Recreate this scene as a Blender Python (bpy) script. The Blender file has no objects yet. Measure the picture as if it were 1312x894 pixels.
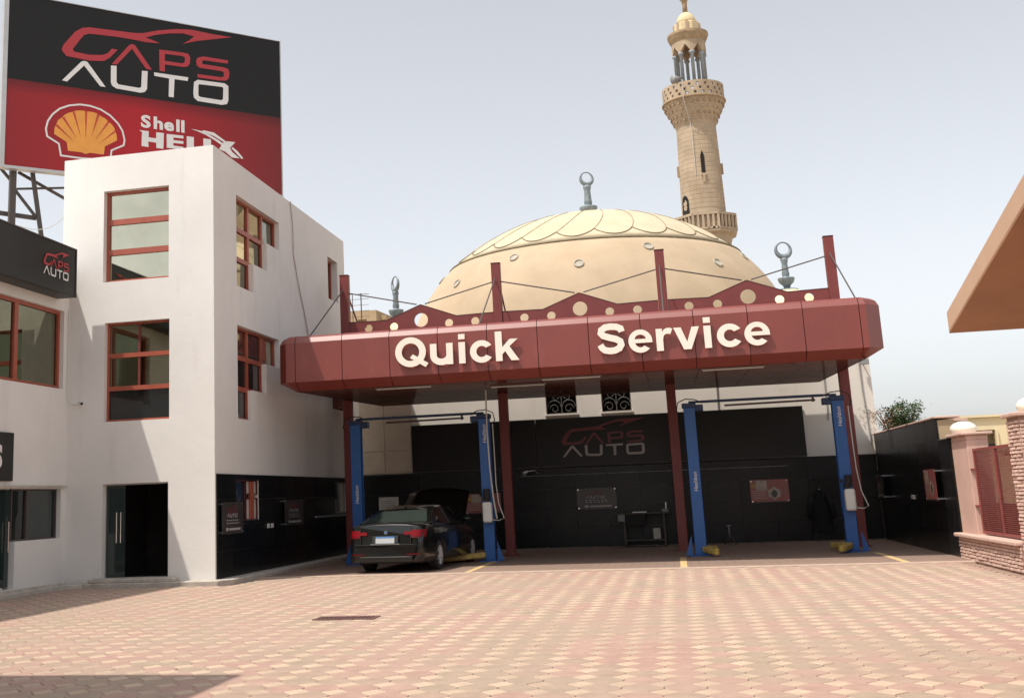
import bpy, bmesh, math, random
from mathutils import Matrix, Vector, noise
from math import sin, cos, pi, radians as RAD
random.seed(7)
S = bpy.context.scene
COL = S.collection
# ---------------------------------------------------------------- camera
cam_d = bpy.data.cameras.new('camera'); cam = bpy.data.objects.new('camera', cam_d); COL.objects.link(cam)
_r = Vector((0.972433, 0.230274, -0.036710)); _u = Vector((0.081803, -0.189463, 0.978474)); _w = Vector((-0.218362, 0.954504, 0.203078))
_m = Matrix((_r, _u, -_w)).transposed().to_4x4(); _m.translation = Vector((0, 0, 1.6)); cam.matrix_world = _m
cam_d.sensor_width = 36; cam_d.lens = 36 * 1500 / 1312
cam_d.shift_x = 151.14 / 1312; cam_d.shift_y = -118.54 / 1312
cam_d.clip_start = 0.1; cam_d.clip_end = 4000
S.camera = cam
S.render.resolution_x = 1024; S.render.resolution_y = 697
# ---------------------------------------------------------------- world and sun
SUN_DIR = Vector((0.34, 0.34, -1.0)).normalized()        # the way the light travels
elev = math.asin(-SUN_DIR.z); az = math.atan2(-SUN_DIR.x, -SUN_DIR.y)   # from +Y clockwise
W = bpy.data.worlds.new('World'); S.world = W; W.use_nodes = True
nt = W.node_tree; nt.nodes.clear()
out = nt.nodes.new('ShaderNodeOutputWorld'); bg = nt.nodes.new('ShaderNodeBackground')
sky = nt.nodes.new('ShaderNodeTexSky'); sky.sky_type = 'NISHITA'; sky.sun_disc = False
sky.sun_elevation = elev; sky.sun_rotation = az
sky.air_density = 1.0; sky.dust_density = 2.1; sky.ozone_density = 1.0; sky.altitude = 50
hs = nt.nodes.new('ShaderNodeHueSaturation'); hs.inputs['Saturation'].default_value = 0.22; hs.inputs['Value'].default_value = 1.0
nt.links.new(sky.outputs[0], hs.inputs['Color']); nt.links.new(hs.outputs[0], bg.inputs['Color'])
bg.inputs['Strength'].default_value = 0.15
nt.links.new(bg.outputs[0], out.inputs['Surface'])
sd = bpy.data.lights.new('sun', 'SUN'); sd.energy = 3.3; sd.angle = RAD(0.6); sd.color = (1.0, 0.94, 0.85)
sun = bpy.data.objects.new('sun', sd); COL.objects.link(sun)
sun.rotation_euler = SUN_DIR.to_track_quat('-Z', 'Y').to_euler(); sun.location = (-20, -20, 60)
S.view_settings.view_transform = 'Standard'; S.view_settings.look = 'None'; S.view_settings.gamma = 1
S.view_settings.exposure = 0.44

# ---------------------------------------------------------------- materials
def mat(name, col, rough=0.7, metal=0.0, var=0.0, scale=3.0, bump=0.0, bscale=40.0, spec=0.5, col2=None, coat=0.0, dirt=None, ior=None):
    """Principled surface: base colour mottled by noise, optional second (dirt) colour, fine bump."""
    m = bpy.data.materials.new(name); m.use_nodes = True
    n = m.node_tree.nodes; l = m.node_tree.links; p = n['Principled BSDF']
    p.inputs['Base Color'].default_value = (*col, 1); p.inputs['Roughness'].default_value = rough
    p.inputs['Metallic'].default_value = metal; p.inputs['Specular IOR Level'].default_value = spec
    if coat: p.inputs['Coat Weight'].default_value = coat; p.inputs['Coat Roughness'].default_value = 0.05
    if ior: p.inputs['IOR'].default_value = ior
    tc = n.new('ShaderNodeTexCoord')
    if var or col2:
        g = n.new('ShaderNodeNewGeometry')
        nz = n.new('ShaderNodeTexNoise'); nz.inputs['Scale'].default_value = scale; nz.inputs['Detail'].default_value = 6; nz.inputs['Roughness'].default_value = 0.6
        l.new(g.outputs['Position'], nz.inputs['Vector'])
        rp = n.new('ShaderNodeValToRGB'); rp.color_ramp.elements[0].position = 0.3; rp.color_ramp.elements[1].position = 0.7
        c2 = col2 or tuple(c * (1 - var) for c in col)
        c1 = tuple(min(1, c * (1 + (0 if col2 else var * .5))) for c in col)
        rp.color_ramp.elements[0].color = (*c2, 1); rp.color_ramp.elements[1].color = (*c1, 1)
        l.new(nz.outputs['Fac'], rp.inputs[0]); src = rp.outputs[0]
        if dirt:      # dirt colour, threshold, scale (x,y,z)
            mp = n.new('ShaderNodeMapping'); mp.inputs['Scale'].default_value = dirt[2]
            l.new(g.outputs['Position'], mp.inputs['Vector'])
            n2 = n.new('ShaderNodeTexNoise'); n2.inputs['Scale'].default_value = 1; n2.inputs['Detail'].default_value = 8; n2.inputs['Roughness'].default_value = .7
            l.new(mp.outputs[0], n2.inputs['Vector'])
            r2 = n.new('ShaderNodeValToRGB'); r2.color_ramp.elements[0].position = dirt[1]; r2.color_ramp.elements[1].position = min(1, dirt[1] + .25)
            r2.color_ramp.elements[1].color = (dirt[3],) * 3 + (1,); l.new(n2.outputs['Fac'], r2.inputs[0])
            mx = n.new('ShaderNodeMix'); mx.data_type = 'RGBA'
            l.new(r2.outputs[0], mx.inputs[0]); l.new(src, mx.inputs[6]); mx.inputs[7].default_value = (*dirt[0], 1); src = mx.outputs[2]
        l.new(src, p.inputs['Base Color'])
    if bump:
        g = n.new('ShaderNodeNewGeometry'); nb = n.new('ShaderNodeTexNoise'); nb.inputs['Scale'].default_value = bscale; nb.inputs['Detail'].default_value = 4
        l.new(g.outputs['Position'], nb.inputs['Vector'])
        bp = n.new('ShaderNodeBump'); bp.inputs['Strength'].default_value = bump; bp.inputs['Distance'].default_value = 0.01
        l.new(nb.outputs['Fac'], bp.inputs['Height']); l.new(bp.outputs[0], p.inputs['Normal'])
    return m
M = {}
M['plaster'] = mat('white_plaster', (.735, .71, .675), .85, var=.06, scale=.7, bump=.35, bscale=7, dirt=((.50, .45, .41), .56, (1.5, 1.5, .25), .5))
M['mosque_wall'] = mat('mosque_paint', (.70, .66, .60), .9, var=.06, scale=.8, bump=.15, bscale=12, dirt=((.45, .38, .32), .58, (1.2, 1.2, .3), .5))
M['stone_panel'] = mat('limestone_panel', (.52, .44, .35), .85, var=.14, scale=2, bump=.2)
M['glass_sky'] = mat('coated_window_glass', (.47, .45, .345), .04, metal=1.0, var=.12, scale=1.1)
M['glass_mid'] = mat('dim_reflection_glass', (.235, .24, .175), .04, metal=1.0, var=.18, scale=1.3)  # same mirror-like glass, a dimmer reflection put into its colour
M['glass_dark'] = mat('dark_window_glass', (.012, .014, .014), .05, spec=.6)  # dark colour stands in for dark reflections and unlit interiors behind the panes
M['glass_door'] = mat('green_door_glass', (.02, .032, .03), .04, spec=.8)
M['frame_red'] = mat('red_brown_window_frame', (.36, .085, .05), .45, var=.15, scale=4)
M['red_panel'] = mat('red_composite_panel', (.20, .037, .027), .44, var=.10, scale=1.0, spec=.7, dirt=((.32, .11, .09), .55, (2, 2, .8), .35))
M['red_steel'] = mat('red_painted_steel', (.190, .035, .031), .48, var=.12, scale=2.5)
M['red_dark'] = mat('panel_joint_dark', (.07, .012, .012), .7, var=.1)
M['soffit'] = mat('glossy_brown_soffit', (.12, .045, .038), .5, var=.25, scale=1.2, spec=.0, coat=.09, dirt=((.24, .15, .13), .5, (.6, 3, 1), .6))
M['white_letter'] = mat('cream_letter_plastic', (.83, .76, .66), .5, var=.03)
M['black_granite'] = mat('black_granite', (.006, .007, .0075), .28, var=.3, scale=6, spec=.26)
M['black_granite_b'] = mat('black_granite_worn', (.009, .010, .010), .34, var=.4, scale=4, spec=.28)
M['joint_black'] = mat('dark_grout', (.02, .02, .02), .9, var=.2)
M['banner'] = mat('black_banner_vinyl', (.009, .008, .008), .34, var=.35, scale=.9, spec=.28)
M['sign_black'] = mat('black_sign_sheet', (.011, .010, .010), .4, var=.25, scale=2, spec=.3)
M['sign_white'] = mat('sign_white_print', (.72, .70, .68), .5, var=.03)
M['sign_red'] = mat('sign_red_print', (.42, .035, .045), .45, var=.05)
M['logo_red_dim'] = mat('logo_dark_red_print', (.17, .02, .03), .4, var=.1)
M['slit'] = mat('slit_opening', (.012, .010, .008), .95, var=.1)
M['iron_dim'] = mat('dull_grille_iron', (.10, .10, .09), .7, var=.2)
M['logo_grey'] = mat('logo_grey_print', (.40, .37, .36), .4, var=.05)
M['orange_print'] = mat('orange_print', (.78, .33, .06), .5, var=.1, scale=3)
M['rib_red'] = mat('rib_red_print', (.48, .06, .03), .5, var=.05)
M['alu'] = mat('aluminium_trim', (.55, .54, .52), .4, metal=.6, var=.1)
M['dark_steel'] = mat('dark_steel', (.075, .075, .078), .6, metal=.3, var=.35, scale=5, col2=(.11, .075, .055))
M['dome'] = mat('dome_plaster', (.465, .355, .24), .9, var=.12, scale=.8, bump=.25, bscale=14, dirt=((.42, .30, .185), .50, (.5, .5, 1.6), .6))
M['dome_cap'] = mat('dome_cap_plaster', (.55, .455, .315), .9, var=.12, scale=.9, bump=.2, bscale=14, dirt=((.46, .36, .23), .54, (.8, .8, .8), .5))
M['dome_joint'] = mat('dome_joint_dark', (.20, .165, .10), .95, var=.2)
M['vent'] = mat('dome_vent_lead', (.42, .38, .31), .9, var=.2)
M['small_dome'] = mat('small_dome_yellow', (.80, .72, .42), .8, var=.08)
M['bronze'] = mat('patinated_bronze', (.22, .26, .275), .55, metal=.2, var=.35, scale=9)
M['minaret'] = mat('minaret_sandstone', (.43, .335, .235), .95, var=.2, scale=1.5, bump=.3, bscale=18, dirt=((.3, .2, .12), .5, (1.6, 1.6, .5), .6))
M['min_dark'] = mat('minaret_dark_stone', (.36, .26, .16), .95, var=.3, scale=5)  # darker sandstone tone for trim parts and alternate niche rows
M['min_top'] = mat('minaret_plaster_cap', (.62, .50, .31), .9, var=.1)
M['grey_column'] = mat('grey_granite_column', (.28, .31, .33), .6, var=.2, scale=6)
M['hole'] = mat('unlit_room', (.07, .06, .055), .95, var=.2)
M['lift_blue'] = mat('blue_lift_enamel', (.014, .098, .33), .4, var=.10, scale=4)
M['lift_navy'] = mat('dark_blue_enamel', (.012, .032, .10), .4, var=.1)
M['yellow'] = mat('worn_yellow_enamel', (.56, .38, .07), .5, var=.3, scale=12, col2=(.26, .19, .07))
M['rubber'] = mat('black_rubber', (.018, .018, .018), .8, var=.2)
M['white_plastic'] = mat('white_plastic', (.68, .67, .63), .45, var=.05)
M['grey_plastic'] = mat('grey_plastic', (.25, .25, .25), .5, var=.1)
M['hose'] = mat('grey_hose', (.52, .50, .46), .5, var=.05)
M['car_paint'] = mat('black_car_paint', (.006, .007, .006), .2, spec=.35, coat=.45, var=.1)
M['car_trim'] = mat('black_car_trim', (.012, .012, .012), .6, var=.1)
M['car_glass'] = mat('car_rear_glass', (.16, .21, .18), .05, metal=.8, var=.1)
M['car_glass_dark'] = mat('car_side_glass', (.010, .012, .012), .04, spec=.7, var=.1)
M['chrome'] = mat('chrome', (.75, .75, .75), .12, metal=1.0, var=.03)
M['tail_red'] = mat('red_tail_lens', (.17, .004, .008), .3, spec=.2, var=.1)
M['tail_dark'] = mat('dark_red_lens', (.12, .004, .008), .2, spec=.3, var=.1)
M['rim'] = mat('alloy_rim', (.72, .71, .70), .4, metal=.35, var=.1)
M['tyre'] = mat('tyre_rubber', (.022, .022, .022), .85, var=.2)
M['kerb'] = mat('pale_kerb_stone', (.50, .45, .39), .9, var=.25, scale=4, bump=.4, dirt=((.16, .13, .10), .55, (5, 5, 5), .8))
M['strip'] = mat('pale_concrete_strip', (.47, .35, .27), .9, var=.12, scale=3, bump=.2)
M['garage_floor'] = mat('garage_floor', (.24, .15, .12), .75, var=.2, scale=2.5)
M['sand'] = mat('sandy_ground', (.42, .34, .26), .95, var=.2, scale=.3)
M['joint'] = mat('paver_joint_sand', (.30, .20, .15), .95, var=.2, scale=8)
M['yline'] = mat('yellow_floor_paint', (.62, .44, .20), .8, var=.2, scale=9)
M['brick'] = mat('pink_split_brick', (.62, .42, .34), .95, var=.25, scale=9, bump=.8, bscale=30)
M['mortar'] = mat('pink_mortar', (.38, .24, .19), .95, var=.2)
M['pink_plaster'] = mat('pink_plaster', (.58, .38, .31), .9, var=.1, scale=2, bump=.2)
M['coping'] = mat('pink_coping_stone', (.58, .40, .33), .85, var=.15, scale=5, bump=.3)
M['lattice'] = mat('maroon_lattice_metal', (.28, .075, .065), .5, var=.25, scale=6)
M['globe'] = mat('opal_globe', (.82, .78, .66), .25, var=.03)
M['cream'] = mat('cream_house_paint', (.74, .62, .40), .9, var=.08, scale=1)
M['tan_house'] = mat('tan_house_paint', (.42, .31, .19), .9, var=.15, scale=1.3)
M['roof_fascia'] = mat('peach_roof_fascia', (.56, .37, .25), .85, var=.06, scale=3, bump=.15)
M['roof_soffit'] = mat('brown_roof_soffit', (.36, .185, .10), .8, var=.12, scale=2)
M['roof_tile'] = mat('clay_roof_tile', (.48, .26, .16), .85, var=.25, scale=6)
M['bark'] = mat('tree_bark', (.16, .11, .07), .95, var=.3, scale=12)
M['leaf'] = mat('tree_leaf', (.045, .085, .022), .6, var=.4, scale=5)
M['leaf_light'] = mat('tree_leaf_pale', (.08, .14, .04), .6, var=.3, scale=5)
M['flower'] = mat('pale_flower', (.62, .42, .30), .7, var=.3, scale=9)
M['paper_white'] = mat('printed_paper', (.50, .48, .42), .6, var=.1, scale=9)
M['poster_red'] = mat('poster_red_print', (.42, .09, .09), .4, var=.3, scale=3, col2=(.30, .13, .11))
M['poster_grey'] = mat('poster_grey_print', (.05, .045, .042), .35, var=.3, scale=3)
M['poster_cream'] = mat('poster_cream_print', (.50, .40, .33), .4, var=.3, scale=12)
M['coat_cloth'] = mat('dark_work_cloth', (.012, .012, .015), .95, var=.3)
M['plate'] = mat('number_plate', (.42, .44, .45), .35, var=.03)
M['plate_blue'] = mat('number_plate_blue', (.05, .18, .42), .35, var=.03)
M['drain'] = mat('drain_grate_iron', (.17, .09, .08), .7, metal=.3, var=.3, scale=20)
M['crack'] = mat('cable_sheath', (.52, .47, .42), .8, var=.1)
PAV = [mat('paver_rose', (.385, .245, .195), .9, var=.16, scale=5, bump=.3, bscale=60),
       mat('paver_tan', (.365, .258, .197), .9, var=.16, scale=5, bump=.3, bscale=60),
       mat('paver_olive_tan', (.35, .262, .193), .9, var=.16, scale=5, bump=.3, bscale=60),
       mat('paver_pink', (.395, .258, .205), .9, var=.16, scale=5, bump=.3, bscale=60)]
DIA = [mat('paver_cream', (.515, .385, .28), .9, var=.16, scale=6, bump=.3, bscale=60),
       mat('paver_yellow', (.475, .355, .255), .9, var=.16, scale=6, bump=.3, bscale=60),
       mat('paver_cream_worn', (.44, .325, .24), .9, var=.16, scale=6, bump=.3, bscale=60)]
for _m in PAV + DIA:      # oil spots and foot-worn greyish patches over the whole yard
    n = _m.node_tree.nodes; l = _m.node_tree.links; p = n['Principled BSDF']
    src = p.inputs['Base Color'].links[0].from_socket
    g = n.new('ShaderNodeNewGeometry'); z = n.new('ShaderNodeTexNoise'); z.inputs['Scale'].default_value = .45; z.inputs['Detail'].default_value = 6
    r = n.new('ShaderNodeValToRGB'); r.color_ramp.elements[0].position = .44; r.color_ramp.elements[1].position = .64; r.color_ramp.elements[1].color = (.5,) * 3 + (1,)
    x = n.new('ShaderNodeMix'); x.data_type = 'RGBA'; x.inputs[7].default_value = (.36, .26, .20, 1)
    l.new(g.outputs['Position'], z.inputs['Vector']); l.new(z.outputs['Fac'], r.inputs[0]); l.new(r.outputs[0], x.inputs[0]); l.new(src, x.inputs[6]); l.new(x.outputs[2], p.inputs['Base Color'])
# billboard print: black upper half, red lower half that fades into it, red brighter in the middle
def billboard_print():
    m = bpy.data.materials.new('billboard_print'); m.use_nodes = True
    n = m.node_tree.nodes; l = m.node_tree.links; p = n['Principled BSDF']; p.inputs['Roughness'].default_value = .5; p.inputs['Specular IOR Level'].default_value = .3
    tc = n.new('ShaderNodeTexCoord'); sp = n.new('ShaderNodeSeparateXYZ'); l.new(tc.outputs['Object'], sp.inputs[0])
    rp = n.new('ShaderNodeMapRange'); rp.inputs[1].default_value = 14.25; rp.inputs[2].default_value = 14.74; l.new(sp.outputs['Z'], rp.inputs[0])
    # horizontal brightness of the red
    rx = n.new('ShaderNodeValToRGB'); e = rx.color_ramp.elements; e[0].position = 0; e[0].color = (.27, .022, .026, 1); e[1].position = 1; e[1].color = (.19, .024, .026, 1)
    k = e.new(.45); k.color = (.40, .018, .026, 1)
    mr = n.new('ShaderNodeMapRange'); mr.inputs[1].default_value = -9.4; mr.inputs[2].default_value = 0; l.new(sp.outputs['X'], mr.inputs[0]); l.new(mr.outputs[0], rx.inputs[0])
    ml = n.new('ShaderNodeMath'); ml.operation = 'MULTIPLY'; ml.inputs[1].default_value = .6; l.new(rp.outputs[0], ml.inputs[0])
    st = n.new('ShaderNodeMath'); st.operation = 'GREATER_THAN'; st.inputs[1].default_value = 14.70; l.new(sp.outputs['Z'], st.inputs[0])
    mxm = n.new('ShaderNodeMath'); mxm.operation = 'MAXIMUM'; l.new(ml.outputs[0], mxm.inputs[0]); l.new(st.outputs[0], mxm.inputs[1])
    mx = n.new('ShaderNodeMix'); mx.data_type = 'RGBA'; mx.inputs[7].default_value = (.013, .0125, .012, 1)
    l.new(mxm.outputs[0], mx.inputs[0]); l.new(rx.outputs[0], mx.inputs[6]); l.new(mx.outputs[2], p.inputs['Base Color'])
    return m
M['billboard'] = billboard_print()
def floor_print():      # small reddish interlocking pavers under the canopy, too flat-on to tell apart
    m = M['garage_floor']; n = m.node_tree.nodes; l = m.node_tree.links; p = n['Principled BSDF']
    g = n.new('ShaderNodeNewGeometry'); b = n.new('ShaderNodeTexBrick'); b.inputs['Scale'].default_value = 1
    b.inputs['Brick Width'].default_value = .36; b.inputs['Row Height'].default_value = .2; b.inputs['Mortar Size'].default_value = .012
    b.inputs['Color1'].default_value = (.36, .21, .165, 1); b.inputs['Color2'].default_value = (.28, .185, .14, 1); b.inputs['Mortar'].default_value = (.17, .11, .09, 1)
    z = n.new('ShaderNodeTexNoise'); z.inputs['Scale'].default_value = .8; z.inputs['Detail'].default_value = 6
    x = n.new('ShaderNodeMix'); x.data_type = 'RGBA'; x.inputs[7].default_value = (.20, .15, .115, 1)
    l.new(g.outputs['Position'], b.inputs['Vector']); l.new(g.outputs['Position'], z.inputs['Vector'])
    l.new(z.outputs['Fac'], x.inputs[0]); l.new(b.outputs[0], x.inputs[6]); l.new(x.outputs[2], p.inputs['Base Color'])
floor_print()

# ---------------------------------------------------------------- mesh helpers
class B:
    """collects shapes in world (or local) coordinates and links them as ONE mesh object"""
    def __init__(s): s.v = []; s.f = []; s.mi = []; s.cur = 0; s.sm = []; s.smooth = False
    def add(s, vs, fs):
        o = len(s.v); s.v += [tuple(v) for v in vs]
        for f in fs: s.f.append([o + i for i in f]); s.mi.append(s.cur); s.sm.append(s.smooth)
        return s
    def box(s, x0, x1, y0, y1, z0, z1, T=None):
        vs = [Vector((x, y, z)) for z in (z0, z1) for y in (y0, y1) for x in (x0, x1)]
        if T: vs = [T @ v for v in vs]
        return s.add(vs, [(0, 2, 3, 1), (4, 5, 7, 6), (0, 1, 5, 4), (2, 6, 7, 3), (0, 4, 6, 2), (1, 3, 7, 5)])
    def bar(s, a, b, w, h=None, up=(0, 0, 1)):
        a = Vector(a); b = Vector(b); h = h or w; d = (b - a); L = d.length; d.normalize()
        u = Vector(up)
        if abs(d.dot(u)) > .99: u = Vector((0, 1, 0))
        x = d.cross(u).normalized(); y = x.cross(d)
        T = Matrix((x, d, y)).transposed().to_4x4(); T.translation = a
        return s.box(-w / 2, w / 2, 0, L, -h / 2, h / 2, T)
    def cyl(s, a, b, r0, r1=None, n=12, caps=True):
        a = Vector(a); b = Vector(b); r1 = r0 if r1 is None else r1; d = (b - a).normalized()
        u = Vector((0, 0, 1)) if abs(d.z) < .95 else Vector((1, 0, 0))
        x = d.cross(u).normalized(); y = d.cross(x)
        vs = [a + (x * cos(2 * pi * i / n) + y * sin(2 * pi * i / n)) * r0 for i in range(n)] + [b + (x * cos(2 * pi * i / n) + y * sin(2 * pi * i / n)) * r1 for i in range(n)]
        fs = [(i, (i + 1) % n, n + (i + 1) % n, n + i) for i in range(n)]
        if caps: fs += [tuple(range(n))[::-1], tuple(range(n, 2 * n))]
        return s.add(vs, fs)
    def tube(s, pts, r, n=8):
        pts = [Vector(p) for p in pts]; o = []; vs = []
        for i, p in enumerate(pts):
            d = (pts[min(i + 1, len(pts) - 1)] - pts[max(i - 1, 0)]).normalized()
            u = Vector((0, 0, 1)) if abs(d.z) < .9 else Vector((0, 1, 0))
            x = d.cross(u).normalized(); y = d.cross(x); rr = r[i] if isinstance(r, (list, tuple)) else r
            vs += [p + (x * cos(2 * pi * k / n) + y * sin(2 * pi * k / n)) * rr for k in range(n)]
        fs = []
        for i in range(len(pts) - 1):
            for k in range(n): fs.append((i * n + k, i * n + (k + 1) % n, (i + 1) * n + (k + 1) % n, (i + 1) * n + k))
        fs += [tuple(range(n))[::-1], tuple(range(len(vs) - n, len(vs)))]
        return s.add(vs, fs)
    def lathe(s, c, prof, n=32, ph=0.0, sx=1, sy=1):
        """prof: list of (radius, z); c = (x, y)"""
        vs = []; fs = []
        for r, z in prof:
            for k in range(n): a = 2 * pi * (k + ph) / n; vs.append((c[0] + r * cos(a) * sx, c[1] + r * sin(a) * sy, z))
        for i in range(len(prof) - 1):
            for k in range(n): fs.append((i * n + k, i * n + (k + 1) % n, (i + 1) * n + (k + 1) % n, (i + 1) * n + k))
        if prof[0][0] > .001: fs.append(tuple(range(n))[::-1])
        if prof[-1][0] > .001: fs.append(tuple(range(len(vs) - n, len(vs))))
        return s.add(vs, fs)
    def make(s, name, m, parent=None, bevel=0, keep=True, smooth=None, label=None, seg=1):
        me = bpy.data.meshes.new(name); me.from_pydata(s.v, [], s.f)
        for mm in (m if isinstance(m, (list, tuple)) else [m]): me.materials.append(mm)
        for i, p in enumerate(me.polygons): p.material_index = s.mi[i]; p.use_smooth = s.sm[i] if smooth is None else smooth
        me.validate(); me.update()
        return link(name, me, parent, bevel, keep, label, seg)
def world_of(o):
    m = o.matrix_basis.copy()
    if o.parent: m = world_of(o.parent) @ o.matrix_parent_inverse @ m
    return m
def link(name, me, parent=None, bevel=0, keep=True, label=None, seg=1):
    o = bpy.data.objects.new(name, me); COL.objects.link(o)
    if parent:
        o.parent = parent
        if keep: o.matrix_parent_inverse = world_of(parent).inverted()
    if bevel:
        b = o.modifiers.new('bevel', 'BEVEL'); b.width = bevel; b.segments = seg; b.limit_method = 'ANGLE'; b.angle_limit = RAD(40)
    if label: o['label'] = label
    return o
def tag(o, label, cat, group=None):
    o['label'] = label; o['category'] = cat
    if group: o['group'] = group
    return o
def thing(name, loc, label, cat, group=None, rz=0):
    o = bpy.data.objects.new(name, None); COL.objects.link(o); o.location = loc; o.rotation_euler = (0, 0, rz); o.empty_display_size = .3
    return tag(o, label, cat, group)
def copy_tree(o, parent=None):
    c = o.copy(); COL.objects.link(c)
    if parent: c.parent = parent
    for ch in [x for x in list(bpy.data.objects) if x.parent == o]: copy_tree(ch, c)
    return c
def structure(o): o['kind'] = 'structure'; return o
def stuff(o): o['kind'] = 'stuff'; return o
def frame_T(origin, u, v):
    """matrix taking (a, b, depth) to origin + a*u + b*v + depth*(u x v)"""
    u = Vector(u).normalized(); v = Vector(v).normalized(); w = u.cross(v)
    T = Matrix((u, v, w)).transposed().to_4x4(); T.translation = Vector(origin); return T
def flat(name, polys, T, depth, m, parent=None, keep=True, label=None):
    """2-D outlines (first solid, further ones holes by even-odd fill) extruded to a thin plate"""
    cu = bpy.data.curves.new(name, 'CURVE'); cu.dimensions = '2D'; cu.fill_mode = 'BOTH'; cu.extrude = depth / 2
    for poly in polys:
        sp = cu.splines.new('POLY'); sp.points.add(len(poly) - 1); sp.use_cyclic_u = True
        for p, q in zip(sp.points, poly): p.co = (q[0], q[1], 0, 1)
    tmp = bpy.data.objects.new(name, cu); me = bpy.data.meshes.new_from_object(tmp)
    bpy.data.objects.remove(tmp); bpy.data.curves.remove(cu)
    me.transform(T @ Matrix.Translation((0, 0, depth / 2))); me.materials.clear(); me.materials.append(m); me.name = name
    return link(name, me, parent, 0, keep, label)
def text(name, body, T, size, depth, m, parent=None, offset=0.0, align='LEFT', sx=1.0, shear=0, keep=True):
    cu = bpy.data.curves.new(name, 'FONT'); cu.body = body; cu.size = size; cu.extrude = depth / 2; cu.offset = offset; cu.align_x = align; cu.shear = shear; cu.resolution_u = 4
    tmp = bpy.data.objects.new(name, cu); me = bpy.data.meshes.new_from_object(tmp)
    bpy.data.objects.remove(tmp); bpy.data.curves.remove(cu)
    me.transform(T @ Matrix.Translation((0, 0, depth / 2)) @ Matrix.Diagonal((sx, 1, 1, 1))); me.materials.clear(); me.materials.append(m)
    return link(name, me, parent, 0, keep)
def arc(cx, cy, rx, ry, a0, a1, n=20): return [(cx + rx * cos(RAD(a0 + (a1 - a0) * i / n)), cy + ry * sin(RAD(a0 + (a1 - a0) * i / n))) for i in range(n + 1)]
def stroke(pts, w):
    """outline of a centre line drawn with width w"""
    P = [Vector(p) for p in pts]; L = []; R = []
    for i, p in enumerate(P):
        a = (p - P[i - 1]).normalized() if i else None; b = (P[i + 1] - p).normalized() if i < len(P) - 1 else None
        d = a if b is None else b if a is None else (a + b).normalized()
        k = 1 if a is None or b is None else 1 / max(.5, d.dot(a))
        n = Vector((-d.y, d.x)) * w / 2 * k; L.append(p + n); R.append(p - n)
    return [tuple(q) for q in L + R[::-1]]
def holed(b, T, us, vs, solid, depth):
    """wall plate on a grid of cuts; solid(i, j) tells which cells are wall; outer face at depth 0, inner at -depth"""
    def P(u, v, d): return T @ Vector((u, v, d))
    nu, nv = len(us) - 1, len(vs) - 1
    S_ = lambda i, j: 0 <= i < nu and 0 <= j < nv and solid(i, j)
    for i in range(nu):
        for j in range(nv):
            if not S_(i, j): continue
            u0, u1, v0, v1 = us[i], us[i + 1], vs[j], vs[j + 1]
            b.add([P(u0, v0, 0), P(u1, v0, 0), P(u1, v1, 0), P(u0, v1, 0)], [(0, 1, 2, 3)])
            b.add([P(u0, v0, -depth), P(u1, v0, -depth), P(u1, v1, -depth), P(u0, v1, -depth)], [(3, 2, 1, 0)])
            for di, dj, e in ((-1, 0, ((u0, v0), (u0, v1))), (1, 0, ((u1, v1), (u1, v0))), (0, -1, ((u1, v0), (u0, v0))), (0, 1, ((u0, v1), (u1, v1)))):
                if not S_(i + di, j + dj):
                    (a0, c0), (a1, c1) = e
                    b.add([P(a0, c0, 0), P(a1, c1, 0), P(a1, c1, -depth), P(a0, c0, -depth)], [(0, 1, 2, 3)])
def cuts(lo, hi, rects, k):
    s = {lo, hi}
    for r in rects: s.add(r[k]); s.add(r[k + 1])
    return sorted(x for x in s if lo <= x <= hi)
def wall_with_holes(b, T, u0, u1, v0, v1, rects, depth):
    us = cuts(u0, u1, rects, 0); vs = cuts(v0, v1, rects, 2)
    def solid(i, j):
        cu, cv = (us[i] + us[i + 1]) / 2, (vs[j] + vs[j + 1]) / 2
        return not any(r[0] < cu < r[1] and r[2] < cv < r[3] for r in rects)
    holed(b, T, us, vs, solid, depth)
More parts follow.
